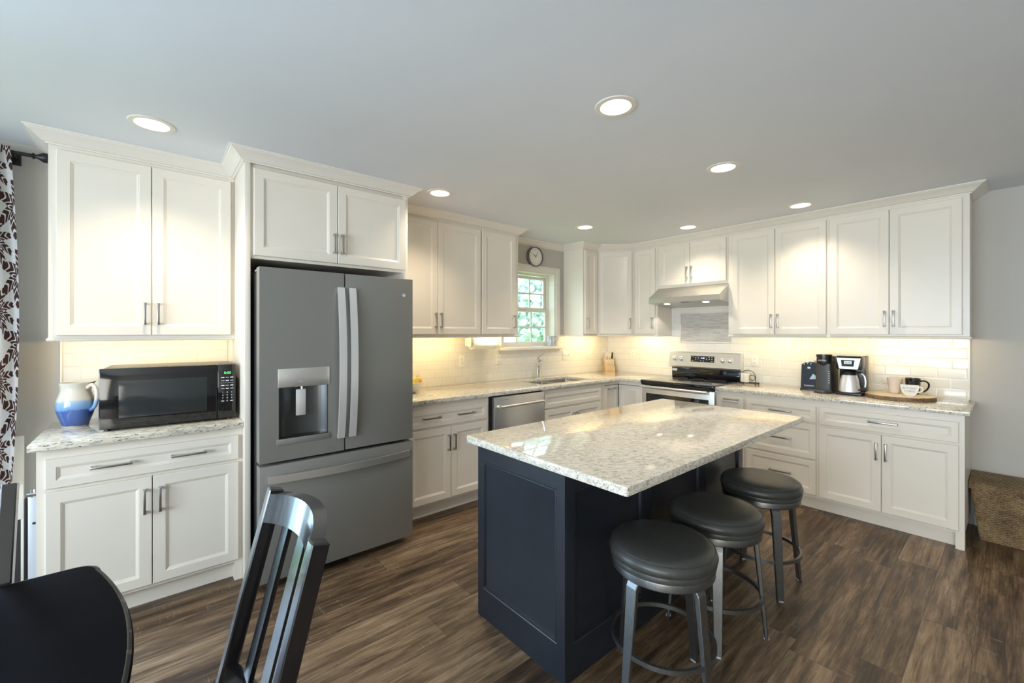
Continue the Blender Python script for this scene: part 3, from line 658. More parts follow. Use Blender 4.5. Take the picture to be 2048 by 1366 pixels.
# ------------------------------------------------------------------ dishwasher
t = thing('dishwasher', 'stainless dishwasher with bar handle under the long worktop', 'dishwasher', (-2.126, 0, 0))
bm = B(); box(bm, -.322, .300, -.03, -.60, .0, .876); obj('body', bm, 'dark_gap', t)
bm = B(); box(bm, -.282, .308, -.602, -.640, .12, .866, .004); dw = obj('door', bm, 'steel', t)
bm = B(); tube(bm, [(-.256, -.692, .786), (.256, -.692, .791)], .0115, 16)
for sx in (-.245, .245): box(bm, sx-.010, sx+.010, -.638, -.690, .776, .800, .004)
obj('handle', bm, 'steel', dw)
bm = B(); box(bm, -.225, -.130, -.641, -.6395, .836, .839); obj('lettering', bm, 'grey_print', dw)
bm = B(); box(bm, -.30, .30, -.56, -.575, 0, .11); obj('toe_panel', bm, 'dark_gap', t)

# ------------------------------------------------------------------ range
t = thing('range', 'freestanding stainless electric range with black glass cooktop', 'range', (0, -1.3175, 0), EAST)
w = .381
bm = B(); box(bm, -w, w, -.02, -.615, .04, .885, .003); obj('body', bm, 'steel', t)
bm = B(); box(bm, -w+.03, w-.03, -.06, -.58, 0, .05); obj('feet_plinth', bm, 'dark_gap', t)
bm = B(); box(bm, -w-.002, w+.002, -.025, -.683, .888, .924, .006); ck = obj('cooktop', bm, 'black_gloss', t)
bm = B()
for (x, y, r) in ((-.19, -.48, .105), (.19, -.48, .085), (-.19, -.22, .075), (.19, -.22, .10), (0, -.18, .05)): lathe(bm, [(r-.0015, .9243), (r, .9245), (r+.0015, .9243)], 40, (x, y, 0), caps=False)
obj('burner_marking', bm, 'grey_print', ck)
bm = B(); box(bm, -w+.012, w-.012, -.025, -.062, .924, 1.03, .003); bk = obj('back_glass', bm, 'black_gloss', t)
bm = B(); prism(bm, [(-.012, 1.022), (-.082, 1.030), (-.092, 1.045), (-.074, 1.195), (-.066, 1.204), (-.012, 1.204)], -w-.008, w+.008, 'yz'); bg = obj('backguard', bm, 'steel', t, 30)
fyk = -.084
for x in (-.320, -.245, .212, .288):
    k = obj('knob', lathe(B(), [(.026, 0), (.026, .006), (.020, .010), (.0185, .028), (.014, .031), (0, .031)], 24), 'steel', bg); k.location = (x, fyk, 1.128); k.rotation_euler = (R(83), 0, 0)
bm = B(); prism(bm, [(-.0865, 1.098), (-.0795, 1.164), (-.074, 1.164), (-.08, 1.098)], -.135, .122, 'yz'); dp = obj('display', bm, 'black_gloss', bg)
text('clock_digits', '4:48', .024, (-.002, -.0850, 1.141), 'blue_led', dp, (R(84), 0, 0))
for k, (x, z) in enumerate(((-.11, 1.152), (-.08, 1.146), (-.05, 1.150), (-.05, 1.132), (-.08, 1.128), (-.115, 1.112), (-.022, 1.112), (.006, 1.112), (.04, 1.145), (.04, 1.128), (.068, 1.152), (.068, 1.132), (.098, 1.152), (.098, 1.134), (.098, 1.112))):
    bm = B(); yk = -.0865+.007*(z-1.098)/.066; box(bm, x-.007, x+.007, yk-.0012, yk-.0002, z-.0022, z+.0022); obj('key_legend', bm, 'white_print', dp)
bm = B(); box(bm, -w+.018, -w+.075, -.0635, -.062, .985, 1.012); obj('label_sticker', bm, 'white_print', bk)
bm = B(); box(bm, -w, w, -.617, -.655, .20, .868, .005); od = obj('oven_door', bm, 'steel', t)
bm = B(); box(bm, -.330, .330, -.654, -.658, .36, .785, .002); obj('oven_window', bm, 'black_gloss', od)
bm = B(); tube(bm, [(-.34, -.715, .858), (.34, -.715, .858)], .014, 18)
for sx in (-.325, .325): box(bm, sx-.012, sx+.012, -.650, -.714, .846, .866, .004)
obj('handle', bm, 'steel', od)
bm = B(); box(bm, -w+.003, w-.003, -.617, -.672, .872, .888, .002); obj('trim_strip', bm, 'dark_gap', t)
bm = B()
for k in range(36):
    x = -.28+.0156*k
    if k % 10 == 9: continue
    box(bm, x-.005, x+.005, -.6555, -.654, .840, .866)
obj('vent_slots', bm, 'dark_gap', od)
bm = B(); box(bm, -w, w, -.617, -.650, .045, .192, .005); obj('storage_drawer', bm, 'steel', t)

# range hood
t = thing('range_hood', 'stainless under-cabinet hood above the range', 'hood', (0, -1.3, 1.70), EAST)
bm = B(); prism(bm, [(-.010, .203), (-.306, .203), (-.50, .088), (-.50, .036), (-.485, .032), (-.012, .0)], -.380, .380, 'yz'); hb = obj('canopy', bm, 'steel_mid', t, 0)
for x in (-.22, .20):
    o = obj('lamp', lathe(B(), [(0, -.002), (.03, -.002), (.034, .003), (0, .003)], 24), 'hood_lens', t); o.location = (x, -.40, .0245); o.rotation_euler = (R(-3.9), 0, 0)
bm = B(); box(bm, -.30, .30, -.06, -.34, .0, .012); obj('grease_filter', bm, 'steel_v', t).rotation_euler = (R(-3.9), 0, 0)
bm = B()
for k in range(4): box(bm, -.02+.022*k, -.006+.022*k, -.483, -.470, .027, .034)
obj('switch', bm, 'black_plastic', t)
for x in (-.22, .20):
    l = bpy.data.lights.new('hood_light', 'SPOT'); l.energy = 3; l.color = (1, .95, .88); l.spot_size = R(120); l.shadow_soft_size = .025; o = bpy.data.objects.new('hood_light', l); C.objects.link(o); o.parent = t; o.location = (x, -.40, .018)

# ------------------------------------------------------------------ island
t = thing('kitchen_island', 'navy black kitchen island base with recessed panels', 'island', (-2.52, -2.04, 0))
ix0, ix1, iy0, iy1 = -.858, .868, -.296, .296
bm = B(); box(bm, ix0+.02, ix1-.02, iy0+.02, iy1, 0, .882); obj('body', bm, 'island', t)
def ipanel(bm, x0, x1, z0, z1, yf):
    prof = [(0, 0), (.004, .002), (.010, .001), (.016, .011), (.020, .012)]
    L = [[bm.verts.new((x, yf+dy, z)) for x, z in ((x0+i, z0+i), (x1-i, z0+i), (x1-i, z1-i), (x0+i, z1-i))] for i, dy in prof]
    loops_to_faces(bm, L, True, False, True)
def framed(w, bays, z0, z1, yf):
    """flat frame with recessed bays, facing -y, from x=0..w"""
    bm = B(); face_holes = [(a, b, z0, z1) for a, b in bays]
    us = sorted({0, w, *[a for a, _ in bays], *[b for _, b in bays]}); zs = [0, z0, z1, .8815]
    for a, b in zip(us, us[1:]):
        for c, e in zip(zs, zs[1:]):
            if any(h[0] <= a+1e-6 and b <= h[1]+1e-6 and h[2] <= c+1e-6 and e <= h[3]+1e-6 for h in face_holes): continue
            box(bm, a, b, yf, yf+.02, c, e)
    for a, b in bays: ipanel(bm, a, b, z0, z1, yf)
    bmesh.ops.recalc_face_normals(bm, faces=bm.faces); return bm
o = obj('end_panel', framed(.592, [(.040, .546)], .145, .778, 0), 'island', t, 25); o.location = (ix0, iy1, 0); o.rotation_euler = (0, 0, -PI/2)
o = obj('seating_panel', framed(1.686, [(.035, .530), (.600, 1.110), (1.18, 1.65)], .145, .775, 0), 'island', t, 25); o.location = (ix0+.02, iy0, 0)
o = obj('end_panel', framed(.592, [(.045, .547)], .145, .778, 0), 'island', t, 25); o.location = (ix1, iy0, 0); o.rotation_euler = (0, 0, PI/2)
bm = B(); slab(bm, rrect(-.94, .868, -.465, .465, .012, 3), [], -.032, 0); rounded(bm, .005)
solo('worktop', bm, 'granite_island', 'large rectangular granite island worktop overhanging the bar stools', 'countertop', (-2.52, -2.22, .914), 0, 'granite worktops')

# ------------------------------------------------------------------ stools
def stool(loc, rz, label):
    t = thing('bar_stool', label, 'stool', loc, rz, 'backless bar stools')
    s = obj('seat_cushion', lathe(B(), [(0, .592), (.10, .591), (.165, .587), (.190, .580), (.197, .574), (.1985, .571), (.197, .568), (.205, .560), (.209, .547), (.2055, .532), (.201, .528), (.204, .519), (.201, .507), (.19, .504), (0, .504)], 48), 'leather', t, 50)
    bm = B(); lathe(bm, [(.1990, .5705), (.2005, .572), (.1990, .5735), (.1970, .572)], 48, caps=False); obj('piping', bm, 'leather', s)
    obj('swivel_collar', lathe(B(), [(0, .506), (.196, .506), (.198, .500), (.198, .478), (.192, .472), (.06, .470), (0, .470)], 48), 'gunmetal', t)
    for a in (45, 135, 225, 315):
        c, n = math.cos(R(a)), math.sin(R(a)); bm = B()
        P = [(.150*c, .150*n, .478), (.172*c, .172*n, .44), (.190*c, .190*n, .25), (.214*c, .214*n, .0)]
        bar(bm, P, .046, .020, (-n, c, 0), [1.10, 1.04, .92, .76]); bmesh.ops.bevel(bm, geom=list(bm.edges), offset=.003, segments=1, affect='EDGES', clamp_overlap=True)
        lg = obj('leg', bm, 'gunmetal', t); 
        bm = B(); box(bm, -.012, .012, -.012, .012, 0, .006, .002); g = obj('glide', bm, 'silver_glaze', lg); g.location = (.214*c, .214*n, 0); g.rotation_euler = (0, 0, R(a))
    bm = B(); ring = [(.200*math.cos(2*PI*k/48), .200*math.sin(2*PI*k/48)) for k in range(48)]
    L = []
    for r_, z_ in ((.191, .186), (.203, .186), (.203, .204), (.191, .204)): L.append([bm.verts.new((x/.2*r_, y/.2*r_, z_)) for x, y in ring])
    loops_to_faces(bm, L+[L[0]], True); bmesh.ops.recalc_face_normals(bm, faces=bm.faces); obj('foot_ring', bm, 'gunmetal', t, 30)
stool((-3.06, -2.575, 0), R(-53), 'charcoal leather bar stool nearest the panelled end of the island')
stool((-2.56, -2.565, 0), R(-18), 'charcoal leather bar stool between the two other stools')
stool((-1.956, -2.55, 0), 0, 'charcoal leather bar stool in front of the drawer cabinet')

# ------------------------------------------------------------------ dining table and chairs
t = thing('dining_table', 'black dining table with a bowed worn edge', 'table', (-5.75, -2.30, 0))
def table_outline(ins):
    pts = []; x1, hw = 1.0-ins, .513-ins
    for k in range(21):                       # bowed end
        s = -1+2*k/20; pts.append((x1+.078*(1-s*s), s*(hw-.05)))
    for a in range(1, 6): pts.append((x1-.05+.05*math.cos(R(18*a)), hw-.05+.05*math.sin(R(18*a))))
    pts += [(-.85, hw), (-.85, -hw)]
    for a in range(5, 0, -1): pts.append((x1-.05+.05*math.cos(R(18*a)), -(hw-.05)-.05*math.sin(R(18*a))))
    return pts
bm = B(); L = []
for ins, z in ((.03, .722), (.008, .724), (.004, .733), (.012, .741)): L.append([bm.verts.new((*p, z)) for p in table_outline(ins)])
loops_to_faces(bm, L, True, True, False); bmesh.ops.recalc_face_normals(bm, faces=bm.faces); obj('edge_moulding', bm, 'lacquer', t, 40)
bm = B(); L = []
for ins, z in ((.012, .741), (.003, .743), (.0, .748), (.003, .756)): L.append([bm.verts.new((*p, z)) for p in table_outline(ins)])
loops_to_faces(bm, L, True); bmesh.ops.recalc_face_normals(bm, faces=bm.faces); obj('tabletop_edge', bm, 'table_top', t, 40)
bm = B(); L = []
for ins, z in ((.003, .756), (.0075, .7595), (.011, .760)): L.append([bm.verts.new((*p, z)) for p in table_outline(ins)])
loops_to_faces(bm, L, True); bmesh.ops.recalc_face_normals(bm, faces=bm.faces); obj('worn_edge', bm, 'worn', t, 40)
bm = B(); vs = [bm.verts.new((*p, .760)) for p in table_outline(.011)]; bm.faces.new(vs); vs = [bm.verts.new((*p, .7405)) for p in table_outline(.011)]; bm.faces.new(list(reversed(vs))); obj('tabletop', bm, 'table_top', t, 0)
for sx in (-.75, .89):
    for sy in (-.40, .40):
        bm = B(); box(bm, sx-.04, sx+.04, sy-.04, sy+.04, 0, .722, .006); obj('leg', bm, 'lacquer', t)
bm = B()
for a, b, c, d in ((-.71, .85, -.415, -.39), (-.71, .85, .39, .415), (-.765, -.735, -.36, .36), (.875, .905, -.36, .36)): box(bm, a, b, c, d, .63, .722)
obj('apron', bm, 'lacquer', t)
def chair(loc, rz, label):
    """faces local -x; back posts lean towards +x; origin under the top of the backrest"""
    t = thing('dining_chair', label, 'chair', loc, rz, 'black slat-back dining chairs')
    X = lambda z: -.25*(1.0-z)*(1.0 if z > .45 else 0)+(-.1375-.02*(.45-z)/.45*-2 if z <= .45 else 0)
    for y in (-.192, .192):
        bm = B(); bar(bm, [(X(z), y, z) for z in (0, .2, .44, .46, .6, .75, .9, 1.0)], .036, .030, (1, 0, 0)); bmesh.ops.bevel(bm, geom=list(bm.edges), offset=.003, segments=1, affect='EDGES', clamp_overlap=True)
        obj('back_post', bm, 'lacquer', t)
    def curve(z, s, bulge): return (X(z)+bulge*(1-s*s), .177*s, z)
    def rail(z0, z1, bulge, th, arch):
        bm = B(); n = 16; F = [[], [], [], []]
        L = []
        for k in range(n+1):
            s = -1+2*k/n; za, zb = z0+arch*(1-s*s), z1+arch*1.2*(1-s*s)
            a = curve(za, s, bulge); b = curve(zb, s, bulge)
            L.append([bm.verts.new(p) for p in ((a[0]-th/2, a[1], a[2]), (a[0]+th/2, a[1], a[2]), (b[0]+th/2, b[1], b[2]), (b[0]-th/2, b[1], b[2]))])
        loops_to_faces(bm, L, True, True, True); bmesh.ops.recalc_face_normals(bm, faces=bm.faces); return bm
    obj('crest_rail', rail(.922, .992, .042, .030, .012), 'lacquer', t, 30)
    obj('lower_rail', rail(.545, .585, .034, .022, 0), 'lacquer', t, 30)
    for s, wd in ((-.56, .050), (0, .050), (.56, .050)):
        bm = B(); bar(bm, [curve(z, s, .038-.006*(.95-z)) for z in (.58, .68, .80, .93)], wd, .011, (0, 1, 0)); obj('slat', bm, 'lacquer', t)
    bm = B(); prism(bm, [(-.135, -.19), (-.135, .19), (-.40, .20), (-.525, .195), (-.545, .16), (-.545, -.16), (-.525, -.195), (-.40, -.20)], .425, .452); bmesh.ops.bevel(bm, geom=list(bm.edges), offset=.006, segments=2, affect='EDGES', clamp_overlap=True); obj('seat', bm, 'lacquer', t)
    for y in (-.18, .18):
        bm = B(); bar(bm, [(-.51, y, 0), (-.505, y, .425)], .036, .036, (1, 0, 0), [.75, 1]); obj('leg', bm, 'lacquer', t)
    bm = B()
    for y in (-.18, .18): box(bm, -.49, -.13, y-.010, y+.010, .36, .425); box(bm, -.49, -.12, y-.008, y+.008, .17, .195)
    box(bm, -.52, -.50, -.16, .16, .36, .425); obj('apron', bm, 'lacquer', t)
chair((-4.386, -2.404, 0), 0, 'black slat-back dining chair at the bowed table end, in front of the refrigerator')
chair((-5.133, -1.697, 0), PI/2, 'black dining chair pushed against the far side of the table, by the curtain')

# ------------------------------------------------------------------ microwave
t = thing('microwave', 'black countertop microwave on the granite worktop', 'microwave', (-4.841, -.517, CT), R(-3))
mw, md, mh = .582, .40, .322
bm = B(); box(bm, .004, mw-.004, .02, md, .014, mh-.004, .006); obj('case', bm, 'black_plastic', t)
bm = B(); box(bm, 0, mw*.845, 0, .022, .012, mh, .006); dr = obj('door', bm, 'black_gloss', t)
bm = B(); box(bm, .075, .445, -.0008, .001, .065, .255, .0003); obj('door_window', bm, plain('dark_window_mesh', (.028, .032, .033), .12), dr)
bm = B(); box(bm, mw*.848, mw, 0, .022, .012, mh, .006); cp = obj('control_panel', bm, 'black_gloss', t)
px = mw*.924
text('clock_digits', '0:00', .020, (px+.004, -.0012, .272), 'green_led', cp)
for r_, z in enumerate((.246, .228, .200, .182)):
    for k in range(3):
        bm = B(); hh = .0012 if (r_+k) % 2 else .0024; box(bm, px-.026+.0215*k, px-.011+.0215*k, -.0012, -.0002, z-hh, z+hh); obj('key_legend', bm, 'white_print', cp)
bm = B(); box(bm, px-.030, px+.032, -.0012, -.0002, .2145, .2153); obj('divider_line', bm, 'white_print', cp)
for r_, row in enumerate(('123', '456', '789', ' 0 ')):
    for k, ch in enumerate(row):
        if ch != ' ': text('key_digit', ch, .011, (px-.019+.0215*k, -.0012, .160-.0165*r_), 'white_print', cp)
for k in (0, 2):
    bm = B(); box(bm, px-.026+.0215*k, px-.012+.0215*k, -.0012, -.0002, .1085, .1125); obj('key_legend', bm, 'white_print', cp)
for x in (.03, mw-.03):
    for y in (.04, md-.04): obj('foot', lathe(B(), [(0, 0), (.014, 0), (.014, .014), (0, .014)], 14, (x, y, 0)), 'black_plastic', t)

# pitcher
t = thing('pitcher', 'blue and cream glazed stoneware pitcher beside the microwave', 'pitcher', (-4.950, -.205, CT))
prof = [(0, 0), (.050, 0), (.053, .004), (.060, .03), (.074, .075), (.079, .105), (.076, .140), (.066, .175), (.061, .195), (.062, .215), (.066, .235), (.062, .236), (.057, .214), (.055, .19), (.06, .16), (.066, .12), (.05, .01), (0, .008)]
bm = lathe(B(), prof, 40)
for v in bm.verts:
    if v.co.z > .2:
        a = math.atan2(v.co.y, v.co.x); k = max(0, math.cos(a-R(20)))**6*(v.co.z-.2)/.036; v.co.x += .018*k; v.co.z += .004*k
obj('body', bm, 'glaze', t, 50)
a = R(-38); pr = [(.060, .205), (.085, .222), (.108, .195), (.110, .150), (.098, .105), (.076, .085)]
bm = B(); tube(bm, smooth_path([(r_*math.cos(a), r_*math.sin(a), z) for r_, z in pr]), .0095, 12); obj('handle', bm, 'glaze', t)

# ------------------------------------------------------------------ curtain, rod, panel, gate post
t = thing('curtain_rod', 'dark bronze curtain rod with bulb finial beside the cabinet', 'curtain rod', (-5.06, -.10, 2.365))
bm = B(); tube(bm, [(-2.3, 0, 0), (-.06, 0, 0)], .010, 12); obj('rod', bm, 'rod', t)
obj('finial', lathe(B(), [(.010, -.065), (.018, -.060), (.010, -.050), (.012, -.044), (.026, -.022), (.026, -.008), (.016, .006), (.006, .012), (0, .013)], 20, axis='x'), 'rod', t)
bm = B(); box(bm, -.140, -.128, 0, .098, -.012, .012, .002); box(bm, -.152, -.116, .092, .0985, -.04, .03, .002); obj('bracket', bm, 'rod', t)
bm = B(); uvl = bm.loops.layers.uv.new('UVMap'); nx, nz = 60, 10; L = []
for j in range(nz+1):
    z = .62+(2.39-.62)*j/nz; row = []
    for i in range(nx+1):
        u = i/nx; f = .75+.25*(j/nz); x = -5.195-.30*u*f + (.03*math.sin(3*(1-j/nz))*(1-u) if j < 60 else 0)
        row.append(bm.verts.new((x, -.128+.014*math.sin(u*22), z)))
    L.append(row)
for j in range(nz):
    for i in range(nx):
        f = bm.faces.new((L[j][i], L[j][i+1], L[j+1][i+1], L[j+1][i]))
        for lp, (a, b) in zip(f.loops, ((i, j), (i+1, j), (i+1, j+1), (i, j+1))): lp[uvl].uv = (a/nx*.5, b/nz*1.77)
bmesh.ops.solidify(bm, geom=bm.faces[:], thickness=.002)
solo('curtain', bm, 'damask', 'white curtain with brown damask print at the counter end', 'curtain', smooth=60)
t = thing('pet_door_panel', 'white panel with dark lower flap standing below the curtain', 'panel', (-5.32, -.03, 0))
bm = B(); box(bm, -.14, .160, -.030, -.004, .42, .865, .003); obj('upper_panel', bm, 'trim', t)
bm = B(); box(bm, -.14, .150, -.026, -.006, .02, .42); obj('flap', bm, 'flap', t)
bm = B(); box(bm, .150, .160, -.030, -.004, 0, .42, .002); obj('side_frame', bm, 'trim', t)
t = thing('gate_post', 'pale metal gate post with bolts along the base cabinet side', 'gate post', (-5.058, -.52, 0))
bm = B(); box(bm, -.018, .0165, -.02, .02, 0, .66, .003); obj('post', bm, 'gate_metal', t)
bm = B(); box(bm, -.030, -.018, -.02, .02, .02, .65, .002); obj('gap_shade_strip', bm, 'rod', t)  # dark strip standing in for the shaded gap beside the post
for z in (.25, .53): o = obj('bolt', lathe(B(), [(.006, 0), (.005, .004), (0, .005)], 12), 'rod', t); o.location = (.002, -.02, z); o.rotation_euler = (R(90), 0, 0)
bm = B(); tube(bm, [(-.02, -.025, .667), (.012, -.025, .667)], .010, 10); tube(bm, [(-.002, -.025, .655), (-.002, -.025, .69)], .007, 10); obj('latch', bm, 'chrome', t)

# ------------------------------------------------------------------ clock, paper towel, outlets
t = thing('wall_clock', 'round bronze-rimmed clock on the wall above the sink window', 'clock', (-1.355, -.001, 2.266))
o = obj('rim', lathe(B(), [(.100, 0), (.110, 0), (.110, .042), (.108, .046), (.103, .046), (.100, .034), (.100, .0)], 48), plain('bronze_rim', (.20, .165, .145), .4, .3), t); o.rotation_euler = (PI/2, 0, 0)
o = obj('dial', lathe(B(), [(0, .034), (.098, .034), (.098, .01), (0, .01)], 48), 'white_cer', t); o.rotation_euler = (PI/2, 0, 0)
for h in range(1, 13):
    a = R(90-30*h); text('numeral', str(h), .020, (.078*math.cos(a), -.0345, .078*math.sin(a)), 'grey_print', t)
for nm, ang, ln, wd in (('hour_hand', R(90+55), .045, .005), ('minute_hand', R(90-33), .062, .004)):
    bm = B(); bar(bm, [(-.01*math.cos(ang), -.037, -.01*math.sin(ang)), (ln*math.cos(ang), -.037, ln*math.sin(ang))], .001, wd, (0, 1, 0)); obj(nm, bm, 'rod', t)
t = thing('towel_holder', 'white paper towel holder under the wall cabinet', 'paper towel holder', (-2.17, -.15, 1.374))
bm = B()
box(bm, -.182, -.172, -.06, .04, -.085, 0, .003); box(bm, .172, .182, -.06, .04, -.085, 0, .003); box(bm, -.182, .182, -.01, .04, -.006, 0); obj('bracket', bm, 'plate', t)
bm = B(); tube(bm, [(-.180, 0, -.060), (.180, 0, -.060)], .008, 10); obj('spindle', bm, 'nickel', t)
bm = lathe(B(), [(.021, -.140), (.058, -.140), (.059, -.137), (.059, .137), (.058, .140), (.021, .140), (.021, -.140)], 40, axis='x', caps=False)
t = thing('paper_towel_roll', 'white paper towel roll hanging beside the sink window', 'paper towel', (-2.17, -.15, 1.314)); obj('roll', bm, 'paper', t)
obj('core', lathe(B(), [(.019, -.141), (.0215, -.141), (.0215, .141), (.019, .141), (.019, -.141)], 24, axis='x', caps=False), 'card', t)
def outlet(label, loc, rz, kind, w=.07, h=.115):
    t = thing('wall_switch' if 'switch' in label else 'wall_outlet', label, 'switch' if 'switch' in label else 'outlet', loc, rz, 'outlets and switches on the tile')
    bm = B(); box(bm, -w/2, w/2, -.0055, 0, -h/2, h/2, .0025); p = obj('cover_plate', bm, 'plate', t)
    n = round(w/.045) if w > .1 else 1
    for k in range(n):
        x = (k-(n-1)/2)*.046
        if kind[k % len(kind)] == 'o':
            for z in (-.02, .02):
                bm = B(); box(bm, x-.014, x+.014, -.0072, -.004, z-.013, z+.013, .003); q = obj('socket', bm, 'plate', t)
                bm = B(); box(bm, x-.007, x-.005, -.0076, -.007, z-.003, z+.006); box(bm, x+.005, x+.007, -.0076, -.007, z-.003, z+.005); box(bm, x-.002, x+.002, -.0076, -.007, z-.009, z-.006); obj('slot', bm, 'slot', q)
        else:
            bm = B(); box(bm, x-.005, x+.005, -.016, -.004, -.010, .006, .002); obj('toggle', bm, 'plate', t)
YT = -.0085
outlet('white duplex outlet on tile between fruit bowl and paper towels', (-2.324, YT, 1.14), 0, 'o')
outlet('white duplex outlet on tile just below the sink window sill end', (-1.873, YT, 1.14), 0, 'o')
outlet('white double switch plate on tile under the window sill end', (-.836, YT, 1.15), 0, 'tt', .117)
outlet('white single switch plate on tile between window and knife block', (-.392, YT, 1.145), 0, 't')
outlet('white duplex outlet on tile between knife block and range', (YT, -.394, 1.145), EAST, 'o')
outlet('white duplex outlet on tile above the candle tray', (YT, -1.813, 1.14), EAST, 'o')
# small mug on the window sill
t = thing('mug', 'small grey mug with looped handle on the window sill', 'mug', (-1.085, -.004, WZ0+.004))
obj('body', lathe(B(), [(0, 0), (.038, 0), (.040, .004), (.034, .05), (.042, .118), (.039, .118), (.031, .05), (.035, .008), (0, .008)], 28), 'silver_glaze', t, 50)
a = R(-35); bm = B(); pr = [(.038, .108), (.066, .112), (.080, .092), (.074, .065), (.050, .035), (.060, .014)]; tube(bm, smooth_path([(r_*math.cos(a), r_*math.sin(a), z) for r_, z in pr]), .006, 10); obj('handle', bm, 'silver_glaze', t)

# ------------------------------------------------------------------ fruit bowl
t = thing('fruit_bowl', 'white fruit bowl on the long worktop beside the refrigerator', 'bowl', (-2.985, -.215, CT))
obj('body', lathe(B(), [(0, 0), (.05, 0), (.055, .005), (.09, .035), (.118, .085), (.121, .092), (.117, .093), (.085, .038), (.05, .012), (0, .010)], 40), 'white_cer', t, 50)
def fruit(name, lab, cat, p, r, m, sq=1.0, rot=(0, 0, 0)):
    bm = B(); bmesh.ops.create_uvsphere(bm, u_segments=20, v_segments=12, radius=r)
    for v in bm.verts:
        v.co.z *= sq
        if sq > 1.05: k = 1-.28*max(0, v.co.z/(r*sq)); v.co.x *= k; v.co.y *= k
    o = solo(name, bm, m, lab, cat, p, 0, 'fruit in the white bowl', 180); o.rotation_euler = rot
    bm = B(); tube(bm, [(0, 0, r*sq*.96), (.002, 0, r*sq+.008)], .003, 6); obj('stem', bm, 'trunk', o)
fruit('pear', 'yellow pear standing in the white fruit bowl', 'fruit', (-2.965, -.275, CT+.095), .035, 'fruit_y', 1.3, (.2, .3, 0))
fruit('orange', 'orange fruit resting at the rim of the white bowl', 'fruit', (-2.902, -.212, CT+.095), .037, 'fruit_o')
fruit('orange', 'orange fruit behind the pear in the white bowl', 'fruit', (-2.985, -.165, CT+.080), .037, 'fruit_o')

# ------------------------------------------------------------------ knife block
ka = R(-38)
t = thing('knife_block', 'light wood knife block in the tiled corner', 'knife block', (-.125, -.105, CT), ka)
# block leans back; slotted top faces the room
bm = B(); prism(bm, [(-.085, 0), (.075, 0), (.085, .02), (.040, .185), (-.012, .155), (-.05, .085), (-.074, .078)], -.060, .060, 'yz'); obj('block', bm, 'pine', t, 30)
bm = B(); box(bm, -.022, .022, -.0875, -.083, .016, .024, .001); obj('name_plate', bm, 'silver_glaze', t)
def knife(x, y, z, ln, wd, m, name, lab, group):
    bm = B(); d = Vector((0, -.32, .95)).normalized(); p = Vector((x, y, z))
    bar(bm, [p-d*.02, p, p+d*ln*.3, p+d*ln*.7, p+d*ln], wd, wd*.62, (1, 0, 0), [.7, .8, 1.0, .9, 1.05]); bmesh.ops.bevel(bm, geom=list(bm.edges), offset=.002, segments=1, affect='EDGES', clamp_overlap=True)
    o = solo(name, bm, m, lab, 'knife' if 'knife' in name else 'scissors', (-.125, -.105, CT), ka, group)
    bm = B(); q = p+d*ln*.0; bar(bm, [q-d*.05, q+d*.004], wd*.8, .002, (1, 0, 0)); obj('blade', bm, 'steel', o)
for k in range(4):
    knife(-.042+.022*k+(.0 if k < 3 else .0), .005+.003*(k % 2), .170, .092-.007*k, .016, 'handle_white', 'kitchen_knife', 'tall pale-handled knife in the block, %s from the black shears' % ('fourth', 'third', 'second', 'nearest')[k], 'large knives in the block')
knife(.046, .008, .172, .080, .020, 'black_plastic', 'kitchen_scissors', 'black-handled shears standing in the knife block', None)
for k in range(6):
    knife(-.047+.019*k, -.052, .088, .072, .011, 'handle_white', 'steak_knife', 'short steak knife in the low row of the block, %s from the shears side' % ('sixth', 'fifth', 'fourth', 'third', 'second', 'first')[k], 'steak knives in the block')

# ------------------------------------------------------------------ candle tray by the range
t = thing('candle_tray', 'black wire candle tray with scroll beside the range', 'tray', (-.105, -1.775, CT), EAST)
bm = B(); prism(bm, rrect(-.065, .105, -.05, .05, .02), .006, .012); 
for x, y in ((-.05, -.035), (.09, -.035), (-.05, .035), (.09, .035)): box(bm, x-.006, x+.006, y-.006, y+.006, 0, .006)
obj('tray', bm, 'rod', t)
bm = B(); tube(bm, [(.066, .03, .012), (.066, .03, .07)]+[(-.004+.070*math.cos(R(a)), .03, .058+.070*math.sin(R(a))) for a in range(10, 150, 12)], .0028, 8)
tube(bm, [(.036+.026*math.cos(R(a)), .03, .055+.026*math.sin(R(a))) for a in range(0, 360, 20)], .0028, 8, True); obj('scroll', bm, 'rod', t)
for (x, y, h, r_, lab) in ((-.002, -.012, .085, .026, 'white candle standing in the middle of the wire tray'), (-.043, .016, .085, .024, 'white candle on the wire tray next to the range')):
    o = solo('candle', lathe(B(), [(0, 0), (r_, 0), (r_, h-.004), (r_-.003, h), (r_-.012, h-.006), (0, h-.008)], 24), 'candle', lab, 'candle', (-.105+y, -1.775-x, CT+.012), 0, 'white candles on the tray')
    obj('wick', tube(B(), [(0, 0, h-.01), (.001, 0, h+.004)], .0012, 6), 'rod', o)

